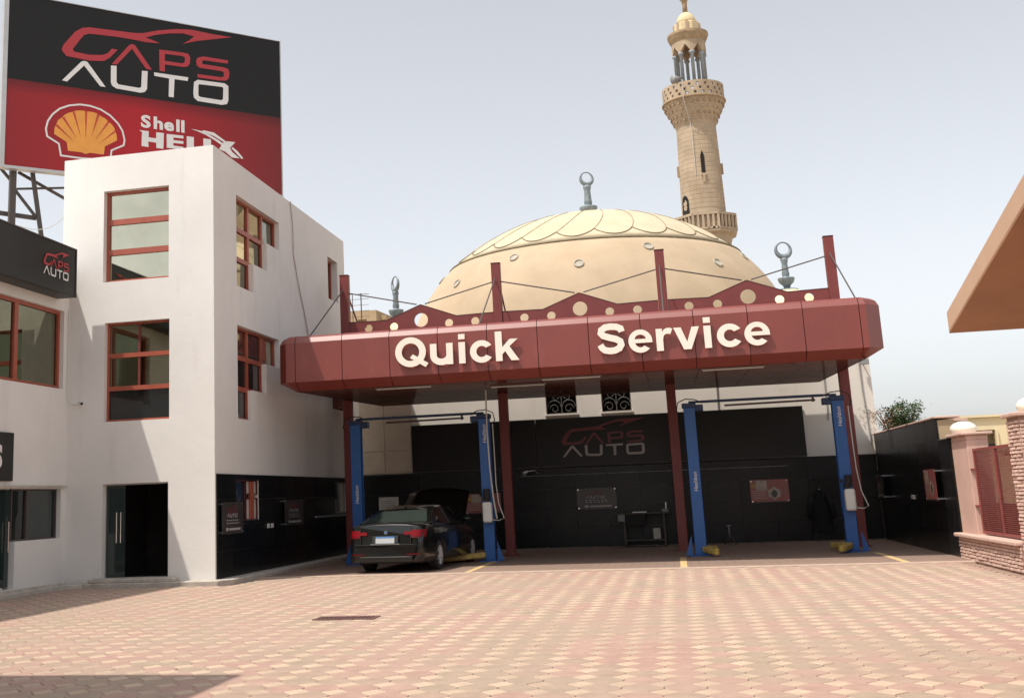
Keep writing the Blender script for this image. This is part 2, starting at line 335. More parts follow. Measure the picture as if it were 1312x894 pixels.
# ---------------------------------------------------------------- printed artwork outlines (metres on the billboard face: along, up)
LOGO = {
  'car': [(-6.009,16.21),(-5.82,16.203),(-6.075,15.89),(-6.261,15.747),(-6.7,15.679),(-7.477,15.712),(-7.625,15.893),(-7.575,16.07),(-7.221,16.567),(-6.995,16.744),(-6.765,16.806),(-6.017,16.844),(-5.253,16.883),(-4.962,16.935),(-4.474,17.114),(-3.827,17.282),(-3.271,17.357),(-2.552,17.332),(-1.819,17.344),(-2.553,17.141),(-3.17,16.965),(-3.611,16.786),(-3.374,16.955),(-3.195,17.13),(-3.576,17.174),(-4.077,17.084),(-4.571,16.935),(-4.888,16.788),(-4.619,16.735),(-4.398,16.673),(-4.863,16.632),(-5.347,16.647),(-5.825,16.646),(-6.483,16.612),(-6.761,16.592),(-6.922,16.514),(-7.034,16.358),(-7.278,15.977),(-7.231,15.898),(-6.75,15.874),(-6.333,15.935),(-6.147,16.025)],
  'rA': [(-6.011,15.681),(-5.441,16.432),(-5.345,16.483),(-5.249,16.465),(-4.663,15.705),(-4.857,15.698),(-5.344,16.32),(-5.837,15.695)],
  'P': [(-4.422,16.453),(-3.576,16.487),(-3.399,16.466),(-3.334,16.35),(-3.349,16.145),(-3.425,16.021),(-3.576,15.981),(-4.223,15.961),(-4.222,15.711),(-4.404,15.712)],
  'Ph': [(-4.224,16.337),(-3.626,16.362),(-3.526,16.328),(-3.526,16.166),(-3.601,16.103),(-4.223,16.086)],
  'S': [(-1.969,16.476),(-1.985,16.36),(-2.866,16.337),(-2.917,16.267),(-2.892,16.195),(-2.143,16.2),(-1.961,16.168),(-1.925,16.045),(-1.948,15.836),(-2.043,15.744),(-2.303,15.703),(-3.072,15.694),(-3.081,15.809),(-2.198,15.832),(-2.13,15.884),(-2.129,16.012),(-2.196,16.053),(-3.02,16.047),(-3.111,16.133),(-3.121,16.284),(-3.07,16.395),(-2.865,16.47)],
  'A': [(-7.595,14.883),(-6.998,15.6),(-6.907,15.644),(-6.801,15.623),(-6.202,14.874),(-6.374,14.872),(-6.904,15.486),(-7.437,14.865)],
  'U': [(-6.034,15.629),(-5.851,15.649),(-5.845,15.099),(-5.783,15.026),(-5.093,15.01),(-5.021,15.056),(-5.001,15.615),(-4.808,15.631),(-4.828,15.012),(-4.9,14.903),(-5.044,14.856),(-5.851,14.88),(-5.993,14.955),(-6.032,15.07)],
  'T': [(-4.589,15.627),(-3.4,15.642),(-3.426,15.512),(-3.885,15.505),(-3.914,14.863),(-4.086,14.862),(-4.073,15.5),(-4.579,15.51)],
  'O': [(-3.199,15.512),(-3.072,15.608),(-2.096,15.633),(-1.966,15.551),(-1.97,15.039),(-2.024,14.905),(-2.205,14.853),(-3.074,14.862),(-3.2,14.959),(-3.225,15.106)],
  'Oh': [(-3.022,15.464),(-2.175,15.493),(-2.149,15.446),(-2.162,15.062),(-2.23,15.011),(-2.972,15.018),(-3.048,15.057),(-3.047,15.41)],
  'ring': [(-6.953,12.411),(-7.579,12.425),(-7.648,12.798),(-8.015,12.993),(-8.057,13.229),(-8.003,13.491),(-7.863,13.728),(-7.648,13.939),(-7.355,14.085),(-7.009,14.169),(-6.683,14.169),(-6.353,14.098),(-6.045,13.944),(-5.786,13.717),(-5.629,13.474),(-5.561,13.193),(-5.585,13.006),(-5.98,12.787),(-6.014,12.458)],
  'scallop': [(-7.8,13.097),(-7.792,13.29),(-7.746,13.411),(-7.688,13.56),(-7.568,13.659),(-7.497,13.754),(-7.375,13.841),(-7.252,13.884),(-7.154,13.94),(-7.006,13.971),(-6.861,13.981),(-6.768,13.974),(-6.605,13.976),(-6.465,13.951),(-6.325,13.866),(-6.197,13.818),(-6.107,13.739),(-5.991,13.649),(-5.9,13.543),(-5.873,13.442),(-5.82,13.317),(-5.805,13.136),(-6.197,12.891),(-6.226,12.62),(-6.683,12.623),(-6.807,12.564),(-6.932,12.606),(-7.363,12.604),(-7.405,12.88)],
  'ribs': [(-7.769,13.369),(-7.715,13.428),(-7.185,12.921),(-7.568,13.649),(-7.5,13.694),(-7.113,13.071),(-7.24,13.881),(-7.174,13.911),(-6.965,13.09),(-6.856,13.974),(-6.776,13.978),(-6.81,13.059),(-6.458,13.944),(-6.381,13.903),(-6.629,13.16),(-6.114,13.745),(-6.063,13.7),(-6.515,13.045),(-5.891,13.453),(-5.865,13.403),(-6.387,12.957)],
  'H': [(-5.072,13.583),(-4.763,13.582),(-4.762,13.373),(-4.505,13.374),(-4.506,13.584),(-4.247,13.586),(-4.262,13.049),(-4.503,13.051),(-4.504,13.228),(-4.777,13.235),(-4.76,13.051),(-4.998,13.053),(-4.986,13.521)],
  'E': [(-4.15,13.572),(-3.576,13.585),(-3.576,13.487),(-3.921,13.482),(-3.921,13.39),(-3.576,13.395),(-3.576,13.304),(-3.921,13.293),(-3.921,13.205),(-3.576,13.199),(-3.576,13.101),(-4.148,13.102)],
  'L': [(-3.46,13.584),(-3.211,13.583),(-3.212,13.212),(-2.944,13.206),(-2.945,13.107),(-3.46,13.115)],
  'I': [(-2.876,13.584),(-2.606,13.585),(-2.608,13.089),(-2.878,13.095)],
  'X1': [(-2.875,13.866),(-2.503,13.832),(-2.077,13.587),(-2.129,13.54),(-2.503,13.715),(-2.942,13.823)],
  'X2': [(-3.31,13.857),(-3.009,13.838),(-2.673,13.743),(-2.334,13.587),(-2.198,13.505),(-2.043,13.591),(-1.732,13.597),(-1.924,13.372),(-1.856,13.247),(-1.581,13.046),(-1.858,13.047),(-2.097,13.217),(-2.319,13.283),(-2.232,13.434),(-2.47,13.57),(-2.808,13.725),(-3.077,13.806)],
  'X3': [(-1.837,13.416),(-1.648,13.289),(-1.442,13.063),(-1.512,13.038),(-1.718,13.23),(-1.872,13.362)],
}
# ================================================================ GROUND
b = B(); b.box(-400, 400, -200, 900, -1.0, -0.10); structure(b.make('ground', M['sand']))
b = B(); b.box(-13.2, 9.0, -6, 25.5, -.099, -0.034); yard = structure(b.make('paved_yard', M['joint']))
b = B(); b.box(-9.3, 5.7, 25.82, 36.25, -.099, 0.004); gfloor = structure(b.make('garage_floor', M['garage_floor']))
b = B(); b.box(-9.3, 5.6, 25.5, 25.82, -.099, 0.010); structure(b.make('concrete_strip', M['strip'], bevel=.006))
b = B()
for x in (-4.55, .02, 4.35): b.box(x - .07, x + .07, 25.86, 31.5 if x < 0 else 29.5, .005, .009)
fl = b.make('floor_marking', M['yline'], gfloor)
# --- interlocking pavers: a pointed cream stone in the middle of every cell, an eight-cornered rose or tan stone round every cell corner
PX, PY, DA, DB, G = .347, .402, .128, .150, .005
def prism_mesh(name, outline, m, inset=.010, drop=.006, h=.03):
    n = len(outline); b = B()
    top = [(x * (1 - inset / max(.05, math.hypot(x, y))), y * (1 - inset / max(.05, math.hypot(x, y))), 0) for x, y in outline]
    mid = [(x, y, -drop) for x, y in outline]; bot = [(x, y, -h) for x, y in outline]
    b.add(top + mid + bot, [tuple(range(n))] + [(n + i, n + (i + 1) % n, (i + 1) % n, i) for i in range(n)] + [(2 * n + i, 2 * n + (i + 1) % n, n + (i + 1) % n, n + i) for i in range(n)])
    me = bpy.data.meshes.new(name); me.from_pydata(b.v, [], b.f); me.materials.append(m); me.update(); return me, b
dia = [(DA - G * 1.5, 0), (0, DB - G * 1.5), (-DA + G * 1.5, 0), (0, -DB + G * 1.5)]
hx, hy = PX / 2 - G / 2, PY / 2 - G / 2
ox, oy = PX / 2 - DA, PY / 2 - DB
oct_ = [(hx, -oy), (hx, oy), (ox, hy), (-ox, hy), (-hx, oy), (-hx, -oy), (-ox, -hy), (ox, -hy)]
dmesh = [prism_mesh('paver', dia, m) for m in DIA]; omesh = [prism_mesh('paver', oct_, m) for m in PAV]
pieces = []
for i in range(int(-13.1 / PX), int(5.5 / PX)):
    for j in range(int(5.2 / PY), int(25.2 / PY) + 1):
        x, y = .115 + i * PX, 10.235 - 25 * PY + j * PY
        if y > 25.36: continue
        left = -12.75 if y < 23.4 else -9.1
        if 4.8 < y:
            nz = noise.noise(Vector((x * .55, y * .45, 3))) + random.uniform(-.35, .35)
            if x > left + .15 and y < 25.3 and x < 5.35: pieces.append((0, x, y, 0 if nz > .02 else (1 if nz > -.28 else 2)))
            nz = noise.noise(Vector((x * .8 + 9, y * .6, 7))) * 1.1 + random.uniform(-.5, .5)
            if x + PX / 2 > left + .18 and x + PX / 2 < 5.35 and y + PY / 2 < 25.45: pieces.append((1, x + PX / 2, y + PY / 2, 0 if nz > .35 else 3 if nz > .0 else 1 if nz > -.35 else 2))
def paver_size(p):     # how large it shows: inside the view cone and near
    d = Vector((p[1], p[2], -1.6)); z = d.dot(_w); sx = 504.9 + 1500 * d.dot(_r) / z; sy = 328.5 - 1500 * d.dot(_u) / z
    return -z if 0 < sx < 1312 and sy < 900 else -1e3 - z
cnt = {}
joined = {}
for kind in (0, 1):
    ps = sorted([p for p in pieces if p[0] == kind], key=paver_size, reverse=True)
    lim = 150
    for k, (kd, x, y, mi) in enumerate(ps):
        dz = random.uniform(-.0035, .0015); tx, ty = random.uniform(-.006, .006), random.uniform(-.006, .006)
        me, bb = (dmesh if kind == 0 else omesh)[mi]
        if k < lim:
            o = bpy.data.objects.new('paver', me); COL.objects.link(o); o.parent = yard; o.location = (x, y, dz); o.rotation_euler = (tx, ty, 0)
        else:
            J = joined.setdefault('a', B()); J.cur = mi if kind == 0 else 3 + mi
            J.add([(x + v[0], y + v[1], dz + v[2] - v[0] * ty + v[1] * tx) for v in bb.v], bb.f)
stuff(joined['a'].make('pavers', DIA + PAV, yard))
# drain grate in the yard
g = thing('drain_grate', (-4.65, 16.45, 0), 'narrow rusty drain grate set flush in the paving on the left of the yard', 'drain grate')
b = B(); b.box(-5.08, -4.20, 16.24, 16.30, -.01, .012); b.box(-5.08, -4.20, 16.60, 16.66, -.01, .012); b.box(-5.08, -5.02, 16.30, 16.60, -.01, .012); b.box(-4.26, -4.20, 16.30, 16.60, -.01, .012); b.make('rim', M['drain'], g)
b = B(); b.box(-5.02, -4.26, 16.3, 16.6, -.004, .002); b.make('sump', M['red_dark'], g)
for k in range(12):
    b = B(); x = -5.0 + k * .062; b.box(x, x + .03, 16.30, 16.60, .003, .011); b.make('bar', M['drain'], g)
# kerb of pale stone round the buildings on the left
b = B()
def kerb_run(pts, w, z0, z1):
    P = [Vector((x, y, 0)) for x, y in pts]
    top = []
    for i, p in enumerate(P):
        a = (p - P[i - 1]).normalized() if i else (P[1] - p).normalized(); c = (P[i + 1] - p).normalized() if i < len(P) - 1 else a
        d = (a + c).normalized(); n = Vector((-d.y, d.x, 0)) / max(.6, d.dot(a)); top.append((p, p + n * w))
    for i in range(len(P) - 1):
        a, a2 = top[i]; c, c2 = top[i + 1]
        vs = [(*q.xy, z) for z in (z0, z1) for q in (a, c, c2, a2)]
        b.add(vs, [(0, 1, 5, 4), (1, 2, 6, 5), (2, 3, 7, 6), (3, 0, 4, 7), (4, 5, 6, 7)])
kerb_run([(-12.78, 9.0), (-12.78, 23.2), (-12.45, 23.55), (-9.9, 23.6), (-9.45, 23.72), (-9.27, 24.1), (-9.22, 25.5), (-9.25, 35.9)], .5, -.09, .085)
kb = structure(b.make('kerb', M['kerb'], bevel=.012))
b = B(); b.box(-12.42, -10.45, 23.70, 24.03, .087, .165); structure(b.make('door_step', M['kerb'], bevel=.012))
b = B(); b.box(-12.98, -12.86, 18, 23.6, .087, .125); structure(b.make('wall_foot', M['kerb']))

# ================================================================ WINDOWS
def window(parent, T, cells, recess, glass, w=.065, name='window', fm='frame_red', dep=.07, pane_at=.045):
    b = B()
    for (u0, u1, v0, v1) in cells:
        b_us = [u0, u0 + w, u1 - w, u1]; b_vs = [v0, v0 + w, v1 - w, v1]
        holed(b, T @ Matrix.Translation((0, 0, -recess)), b_us, b_vs, lambda i, j: not (i == 1 and j == 1), dep)
    f = b.make(name, M[fm], parent)
    for k, (u0, u1, v0, v1) in enumerate(cells):
        gm = glass[k] if isinstance(glass, (list, tuple)) else glass
        if gm is None: continue
        p = B(); t = [random.uniform(-.004, .004) for _ in range(4)]; d = -recess - pane_at
        p.add([T @ Vector((u0 + w, v0 + w, d + t[0])), T @ Vector((u1 - w, v0 + w, d + t[1])), T @ Vector((u1 - w, v1 - w, d + t[2])), T @ Vector((u0 + w, v1 - w, d + t[3]))], [(0, 1, 2, 3)])
        p.make('pane', M[gm], f)
    return f
FRONT = frame_T((0, 24.06, 0), (1, 0, 0), (0, 0, 1)); SIDE = frame_T((-9.64, 0, 0), (0, 1, 0), (0, 0, 1)); LEFT = frame_T((-13.15, 0, 0), (0, 1, 0), (0, 0, 1))
MOSQ = frame_T((0, 36.25, 0), (1, 0, 0), (0, 0, 1)); RIGHT = frame_T((5.65, 0, 0), (0, -1, 0), (0, 0, 1))

# ================================================================ WHITE CORNER TOWER
tw = thing('corner_tower', (-11.4, 29.5, 0), 'white three storey corner tower with stair shaped side windows, left of the canopy', 'building')
b = B()
wf = [(-12.33, -10.72, 6.68, 8.82), (-12.27, -10.70, 3.52, 5.74), (-12.27, -10.72, .12, 2.16)]
st1 = [(25.5, 28.65, 8.10, 8.85), (25.5, 27.65, 7.37, 8.10), (25.5, 26.65, 6.65, 7.37)]
st2 = [(25.5, 28.5, 5.0, 5.72), (25.5, 27.5, 4.27, 5.0), (25.5, 26.5, 3.55, 4.27)]
ws = st1 + st2 + [(33.15, 34.2, 7.55, 8.83), (25.25, 26.80, 1.26, 2.16), (33.2, 34.45, 1.28, 2.16)]
wall_with_holes(b, FRONT, -13.35, -9.64, 0, 9.66, wf, .30)
wall_with_holes(b, SIDE, 24.361, 35.0, 0, 9.66, ws, .30)
b.box(-13.35, -9.941, 34.7, 35.0, 0, 9.66); b.box(-13.35, -13.1, 24.361, 34.699, 0, 9.66)
b.make('wall', M['plaster'], tw)
b = B(); b.box(-13.09, -9.95, 24.37, 34.69, 9.2, 9.3); b.make('roof_slab', M['plaster'], tw)
# dark rooms behind the openings
b = B()
for z in (.1, 3.1, 6.2): b.box(-13.08, -9.95, 24.37, 34.6, z - .1, z)
b.box(-12.9, -12.8, 24.37, 27.5, .1, 3.0); b.box(-10.6, -10.5, 24.37, 27.5, .1, 3.0); b.box(-12.9, -10.5, 27.5, 27.6, .1, 3.0)
b.make('room', M['hole'], tw)
r = .711
window(tw, FRONT, [(-12.33, -10.72, 6.68 + k * r, 6.68 + (k + 1) * r + (.007 if k == 2 else 0)) for k in range(3)], .16, 'glass_sky')
c = [(-12.27, -10.70, 5.0, 5.74), (-12.27, -10.70, 4.26, 5.0), (-12.27, -10.70, 3.52, 4.26)]
wf_ = window(tw, FRONT, c, .14, ['glass_mid'] * 2 + ['glass_dark'], w=.05)
for z0, z1 in ((5.052, 5.688), (4.312, 4.948)): b = B(); b.box(-11.52, -11.475, 24.215, 24.243, z0, z1); b.make('mullion', M['red_steel'], wf_)
ys = (25.5, 26.6, 27.65, 28.65)
def stair(ys, zs, gl):
    cells = [(ys[i], ys[i + 1], zs[j + 1], zs[j]) for j in range(3) for i in range(3 - j)]
    window(tw, SIDE, cells, .13, gl, w=.055)
stair((25.5, 26.65, 27.65, 28.65), (8.85, 8.10, 7.37, 6.65), ['glass_sky', 'glass_sky', 'glass_mid', 'glass_sky', 'glass_mid', 'glass_mid'])
stair((25.5, 26.5, 27.5, 28.5), (5.72, 5.0, 4.27, 3.55), ['glass_mid', 'glass_dark', 'glass_sky', 'glass_dark', 'glass_dark', 'glass_dark'])
window(tw, SIDE, [(33.15, 33.8, 7.55, 8.83), (33.8, 34.2, 7.55, 8.83)], .2, ['glass_dark', 'glass_mid'])
xw = window(tw, SIDE, [(25.25, 26.02, 1.26, 2.16), (26.02, 26.80, 1.26, 1.76), (26.02, 26.80, 1.84, 2.16)], .02, ['glass_dark', 'paper_white', 'paper_white'], w=.022, fm='red_dark')
b = B(); b.box(-9.70, -9.645, 26.30, 26.50, 1.285, 2.135); b.make('post', M['frame_red'], xw)
b = B(); b.box(-9.70, -9.65, 25.27, 26.78, 1.20, 1.258); b.make('sill', M['frame_red'], xw)
window(tw, SIDE, [(33.2, 33.85, 1.28, 2.16), (33.85, 34.45, 1.28, 2.16)], .02, ['glass_dark', 'paper_white'], w=.04, fm='grey_plastic')
# glass entrance: one fixed leaf, the other swung inwards
d = B(); Tf = FRONT
d.box(-12.25, -11.80, 24.22, 24.235, .17, 2.13); dl = d.make('door', M['glass_door'], tw)
h = B(); h.tube([(-11.98, 24.17, .9), (-11.98, 24.17, 1.55)], .014); h.tube([(-11.88, 24.17, .9), (-11.88, 24.17, 1.55)], .014)
for x in (-11.98, -11.88):
    for z in (.97, 1.48): h.cyl((x, 24.17, z), (x, 24.225, z), .008, n=6)
h.make('handle', M['chrome'], dl)
d = B(); d.bar((-10.76, 24.25, 1.14), (-11.15, 25.0, 1.14), .015, 1.95); dr = d.make('door', M['glass_door'], tw)
d = B(); d.box(-12.27, -10.72, 24.2, 24.25, 2.13, 2.16); d.box(-12.27, -12.25, 24.2, 24.25, .165, 2.13); d.box(-10.74, -10.72, 24.2, 24.25, .165, 2.13); d.make('door_frame', M['alu'], tw)
d = B(); d.box(-12.27, -10.72, 24.07, 24.35, .121, .165); d.make('threshold', M['kerb'], tw)
# black granite dado on the yard side, slab by slab
def granite(parent, T, u0, u1, v0, v1, nu, nv, holes=(), proud=.03, alt=.3):
    du, dv = (u1 - u0) / nu, (v1 - v0) / nv
    for i in range(nu):
        for j in range(nv):
            a, c_, e, f_ = u0 + i * du + .003, u0 + (i + 1) * du - .003, v0 + j * dv + .003, v0 + (j + 1) * dv - .003
            rs = [h for h in holes if h[0] < c_ and h[1] > a and h[2] < f_ and h[3] > e]
            b = B(); pr = proud + random.uniform(0, .003)
            if rs:
                wall_with_holes(b, T @ Matrix.Translation((0, 0, pr)), a, c_, e, f_, [(max(a, h[0]), min(c_, h[1]), max(e, h[2]), min(f_, h[3])) for h in rs], pr - .002)
                if not b.f: continue
            else:
                P = [T @ Vector((x, y, z)) for z in (.002, pr) for x, y in ((a, e), (c_, e), (c_, f_), (a, f_))]
                b.add(P, [(4, 5, 6, 7), (0, 1, 5, 4), (1, 2, 6, 5), (2, 3, 7, 6), (3, 0, 4, 7)])
            b.make('granite_panel', M['black_granite_b' if random.random() < alt else 'black_granite'], parent)
granite(tw, SIDE, 24.12, 34.98, .09, 2.29, 12, 4, holes=ws[7:])
b = B(); b.box(-9.64, -9.56, 31.2, 34.6, 1.20, 1.24); b.make('shelf', M['grey_plastic'], tw)
# loose cable hanging over the parapet, and the louvred box under the canopy
b = B(); b.tube([(-9.62, 29.6, 9.67), (-9.61, 29.75, 9.0), (-9.62, 29.8, 8.2), (-9.61, 30.2, 7.4), (-9.62, 30.7, 6.7), (-9.61, 31.0, 6.1), (-9.62, 31.05, 5.4)], .018, 6)
tag(b.make('cable', M['crack']), 'thin grey cable hanging down the shaded side of the white tower', 'cable')
vb = thing('vent_box', (-9.6, 33.7, 4.3), 'small brown louvred vent box on the tower side under the canopy', 'vent')
b = B(); b.box(-9.64, -9.52, 33.3, 34.2, 4.28, 4.70); b.make('case', M['soffit'], vb, bevel=.01)
for k in range(5):
    b = B(); b.bar((-9.51, 33.35, 4.33 + k * .075), (-9.51, 34.15, 4.33 + k * .075), .02, .05); b.make('louvre', M['red_steel'], vb)
# small bullet camera with its conduit
cc = thing('security_camera', (-12.75, 24.0, 3.95), 'small white security camera on the tower front beside the corner', 'camera')
b = B(); b.cyl((-12.80, 24.05, 3.98), (-12.80, 23.92, 3.98), .02, n=8); b.cyl((-12.80, 23.95, 3.98), (-12.70, 23.85, 3.94), .035, n=10); b.make('body', M['white_plastic'], cc)
b = B(); b.cyl((-12.70, 23.85, 3.94), (-12.685, 23.835, 3.935), .03, n=10); b.make('lens', M['rubber'], cc)
b = B(); b.tube([(-13.12, 23.99, 6.1), (-13.12, 23.99, 4.1), (-13.05, 24.03, 3.95), (-12.82, 24.04, 3.95)], .012, 6); b.make('conduit', M['white_plastic'], cc)

# ================================================================ LEFT WING
lw = thing('showroom_wing', (-16, 18, 0), 'low white showroom wing running towards the viewer along the left edge', 'building')
b = B(); rl = [(20.2, 23.82, 4.28, 6.04), (21.0, 23.83, 1.05, 2.10), (20.6, 22.0, .12, 2.10)]
wall_with_holes(b, LEFT, 2.0, 24.059, 0, 7.0, rl, .25)
b.box(-20, -13.401, 2.0, 24.05, 6.7, 7.0); b.box(-20, -13.401, 2.0, 2.25, 0, 6.699)
b.make('wall', M['plaster'], lw)
b = B(); b.box(-19, -15.5, 2.3, 24.0, 3.1, 3.3); b.box(-15.6, -15.5, 2.3, 24, 0, 6.6); b.make('room', M['hole'], lw)
window(lw, LEFT, [(20.2, 22.0, 4.28, 6.04), (22.0, 23.82, 4.28, 6.04)], .10, 'glass_mid', w=.075)
window(lw, LEFT, [(22.0, 22.62, 1.05, 2.10), (22.62, 23.83, 1.05, 2.10)], .10, ['glass_dark', 'glass_door'], w=.035, fm='dark_steel')
b = B(); b.box(-13.28, -13.265, 20.62, 21.97, .16, 2.09); dl = b.make('door', M['glass_door'], lw)
b = B(); b.tube([(-13.2, 21.85, .85), (-13.2, 21.85, 1.45)], .014); b.make('handle', M['chrome'], dl)
b = B(); b.box(-13.15, -13.08, 18.5, 23.98, 2.13, 2.17); b.make('drip_ledge', M['kerb'], lw)
# forward block of the same showroom, outside the picture; its shadow lies on the paving at the lower left
fb = thing('forward_block', (-10, 5, 0), 'plain white forward block of the showroom beyond the left edge', 'building')
b = B(); b.box(-12.3, -6.82, 1.5, 8.75, 0, 7.35); b.make('wall', M['plaster'], fb)
b = B(); b.box(-12.4, -6.74, 1.4, 8.72, 7.352, 7.40); b.make('coping', M['coping'], fb)

# ---- printed logo used on the billboard, the fascia sign, the wall banner and the posters
LB = (-7.55, 0, 15.35, 17.3)
def logo_bounds():
    xs = [p[0] for k in ('car', 'A', 'O', 'S') for p in LOGO[k]]; ys = [p[1] for k in ('car', 'A', 'O', 'S') for p in LOGO[k]]
    return min(xs), max(xs), min(ys), max(ys)
LBX = logo_bounds()
def logo(parent, T, red, white, depth=.004, raw=False, size=None, name_r='red_lettering', name_w='white_lettering', split=True):
    """T: plate frame; size: (w, h) box the artwork is fitted to, origin its lower left corner"""
    x0, x1, y0, y1 = LBX
    f = (lambda p: p) if raw else (lambda p: ((p[0] - x0) / (x1 - x0) * size[0], (p[1] - y0) / (y1 - y0) * size[1]))
    g = lambda k: [f(p) for p in LOGO[k]]
    flat('car_outline', [g('car')], T, depth, red, parent)
    flat('letter', [g('rA')], T, depth, red, parent); flat('letter', [g('P'), g('Ph')], T, depth, red, parent); flat('letter', [g('S')], T, depth, red, parent)
    for k in ('A', 'U', 'T'): flat('letter', [g(k)], T, depth, white, parent)
    flat('letter', [g('O'), g('Oh')], T, depth, white, parent)

# ---- long black fascia sign along the top of the wing
fs = thing('fascia_sign', (-12.9, 18, 6.3), 'long black fascia sign with red and white car logo on the left wing', 'sign')
b = B(); b.box(-13.148, -12.70, 10.0, 23.50, 6.27, 7.36); b.make('board', M['sign_black'], fs, bevel=.01)
b = B(); b.box(-12.698, -12.685, 23.47, 23.505, 6.26, 7.37); b.box(-12.698, -12.685, 10, 23.469, 7.34, 7.37); b.make('edge_trim', M['dark_steel'], fs)
logo(fs, frame_T((-12.69, 22.06, 6.57), (0, 1, 0), (0, 0, 1)), M['sign_red'], M['sign_white'], size=(1.10, .60))
# ---- black wall sign whose word ends with S
ss = thing('wall_sign', (-13.1, 20, 2.2), 'black wall sign ending in a white letter S at the left edge', 'sign')
b = B(); b.box(-13.148, -13.08, 18.6, 21.76, 2.25, 3.22); b.make('board', M['sign_black'], ss, bevel=.008)
text('letter', 'S', frame_T((-13.078, 20.98, 2.52), (0, 1, 0), (0, 0, 1)), .62, .012, M['sign_white'], ss, offset=.028, sx=1.15)

# ================================================================ BILLBOARD
TH = RAD(44.0); be = Vector((cos(TH), sin(TH), 0)); bo = Vector((-12.3, 37.0, 0))
BT = frame_T(bo, be, (0, 0, 1))
bbd = thing('billboard', (-15.6, 33.8, 0), 'large black and red roof billboard with car and shell logos behind the white tower', 'billboard')
bbd.rotation_euler = (0, 0, TH)
def place(o, z=0):   # billboard artwork is modelled on its own face and carried there
    o.matrix_parent_inverse = Matrix.Identity(4); o.matrix_basis = Matrix.Translation((0, 0, 0)); return o
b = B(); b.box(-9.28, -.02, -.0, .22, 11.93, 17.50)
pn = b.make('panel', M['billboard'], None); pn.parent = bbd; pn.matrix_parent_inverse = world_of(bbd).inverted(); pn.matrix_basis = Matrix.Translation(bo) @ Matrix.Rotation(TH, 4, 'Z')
b = B()
for x0, x1, z0, z1 in ((-9.42, -9.281, 11.86, 17.53), (-9.281, .02, 17.501, 17.52), (-.019, .015, 11.93, 17.50), (-9.281, .02, 11.84, 11.929)):
    T = BT; P = [T @ Vector((x, z, d)) for d in (.03, -.24) for x, z in ((x0, z0), (x1, z0), (x1, z1), (x0, z1))]
    b.add(P, [(0, 1, 2, 3), (7, 6, 5, 4), (0, 4, 5, 1), (1, 5, 6, 2), (2, 6, 7, 3), (3, 7, 4, 0)])
b.make('edge_trim', M['alu'], bbd)
TB = BT @ Matrix.Translation((0, 0, .004))
logo(bbd, TB, M['sign_red'], M['sign_white'], depth=.01, raw=True)
flat('shell_outline', [stroke([*LOGO['ring'], LOGO['ring'][0]], .055)], TB, .008, M['sign_white'], bbd)
sc = flat('shell_emblem', [LOGO['scallop']], TB, .008, M['orange_print'], bbd)
for k in range(7): flat('shell_rib', [LOGO['ribs'][3 * k:3 * k + 3]], TB @ Matrix.Translation((0, 0, .009)), .004, M['rib_red'], sc)
for k in ('H', 'E', 'L', 'I', 'X1', 'X2', 'X3'): flat('letter', [LOGO[k]], TB, .01, M['sign_white'], bbd)
for k, (ch, x) in enumerate(zip('Shell', (-5.02, -4.61, -4.24, -3.84, -3.67))): text('letter', ch, BT @ Matrix.Translation((x, 13.71, .004)), .56, .01, M['sign_white'], bbd, offset=.021, sx=1.24)
# steel trestle: uprights, rails and braces
def bp(u, v, d=0): return BT @ Vector((u, v, d))
for u in (-8.92, -4.6, -.6):
    b = B(); b.bar(bp(u, 0, -.40), bp(u, 17.2, -.40), .19, .19, up=be); b.make('upright', M['dark_steel'], bbd)
    b = B(); b.bar(bp(u + 2.5, 0, -.45), bp(u + .57, 12.1, -.45), .12, .12, up=be); b.make('back_stay', M['dark_steel'], bbd)
b = B(); b.bar(bp(-9.9, 10.6, -.56), bp(-8.15, 10.5, -.56), .09, .13); b.make('rail', M['dark_steel'], bbd)
b = B(); b.bar(bp(-8.75, 11.38, -.6), bp(-4.7, 11.9, -.6), .06, .06); b.make('rail', M['dark_steel'], bbd)
for a, c_ in ((bp(-8.85, 11.35, -.5), bp(-8.15, 10.5, -.5)), (bp(-9.4, 12.1, -.5), bp(-8.95, 11.6, -.5)), (bp(-8.7, 11.95, -.7), bp(-6.2, 10.75, -.7))):
    b = B(); b.bar(a, c_, .08, .08); b.make('brace', M['dark_steel'], bbd)
b = B(); pts = []
for k in range(13):
    t = k / 12; pts.append(bp(-8.75 + 1.75 * t, 10.15 + .95 * t ** 3 - .12 * math.sin(t * pi), -.3))
b.tube(pts, .012, 5); b.make('wire', M['hose'], bbd)
# ================================================================ CANOPY
cp = thing('service_canopy', (-2.2, 31, 0), 'long red clad service canopy with cream lettering on four red columns', 'canopy')
SL = .0275
def inset(path, d):
    P = [Vector(p) for p in path]; o = []
    for i, p in enumerate(P):
        a = (p - P[i - 1]).normalized() if i else None; c = (P[i + 1] - p).normalized() if i < len(P) - 1 else None
        if a is None: a = c
        if c is None: c = a
        na, nc = Vector((-a.y, a.x)), Vector((-c.y, c.x)); n = (na + nc).normalized(); o.append(p + n * d / max(.5, n.dot(na)))
    return o
PATH = [(-9.05, 35.6), (-9.05, 26.82), (-8.80, 26.5), (4.26, 26.5), (4.60, 26.92), (4.60, 35.6)]
PROF = [(.36, 4.20), (0, 4.40), (0, 5.335), (.062, 5.455), (.16, 5.51), (.8, 5.51)]
def canopy_ring(d): return inset(PATH, d)
RINGS = [canopy_ring(d) for d, z in PROF]
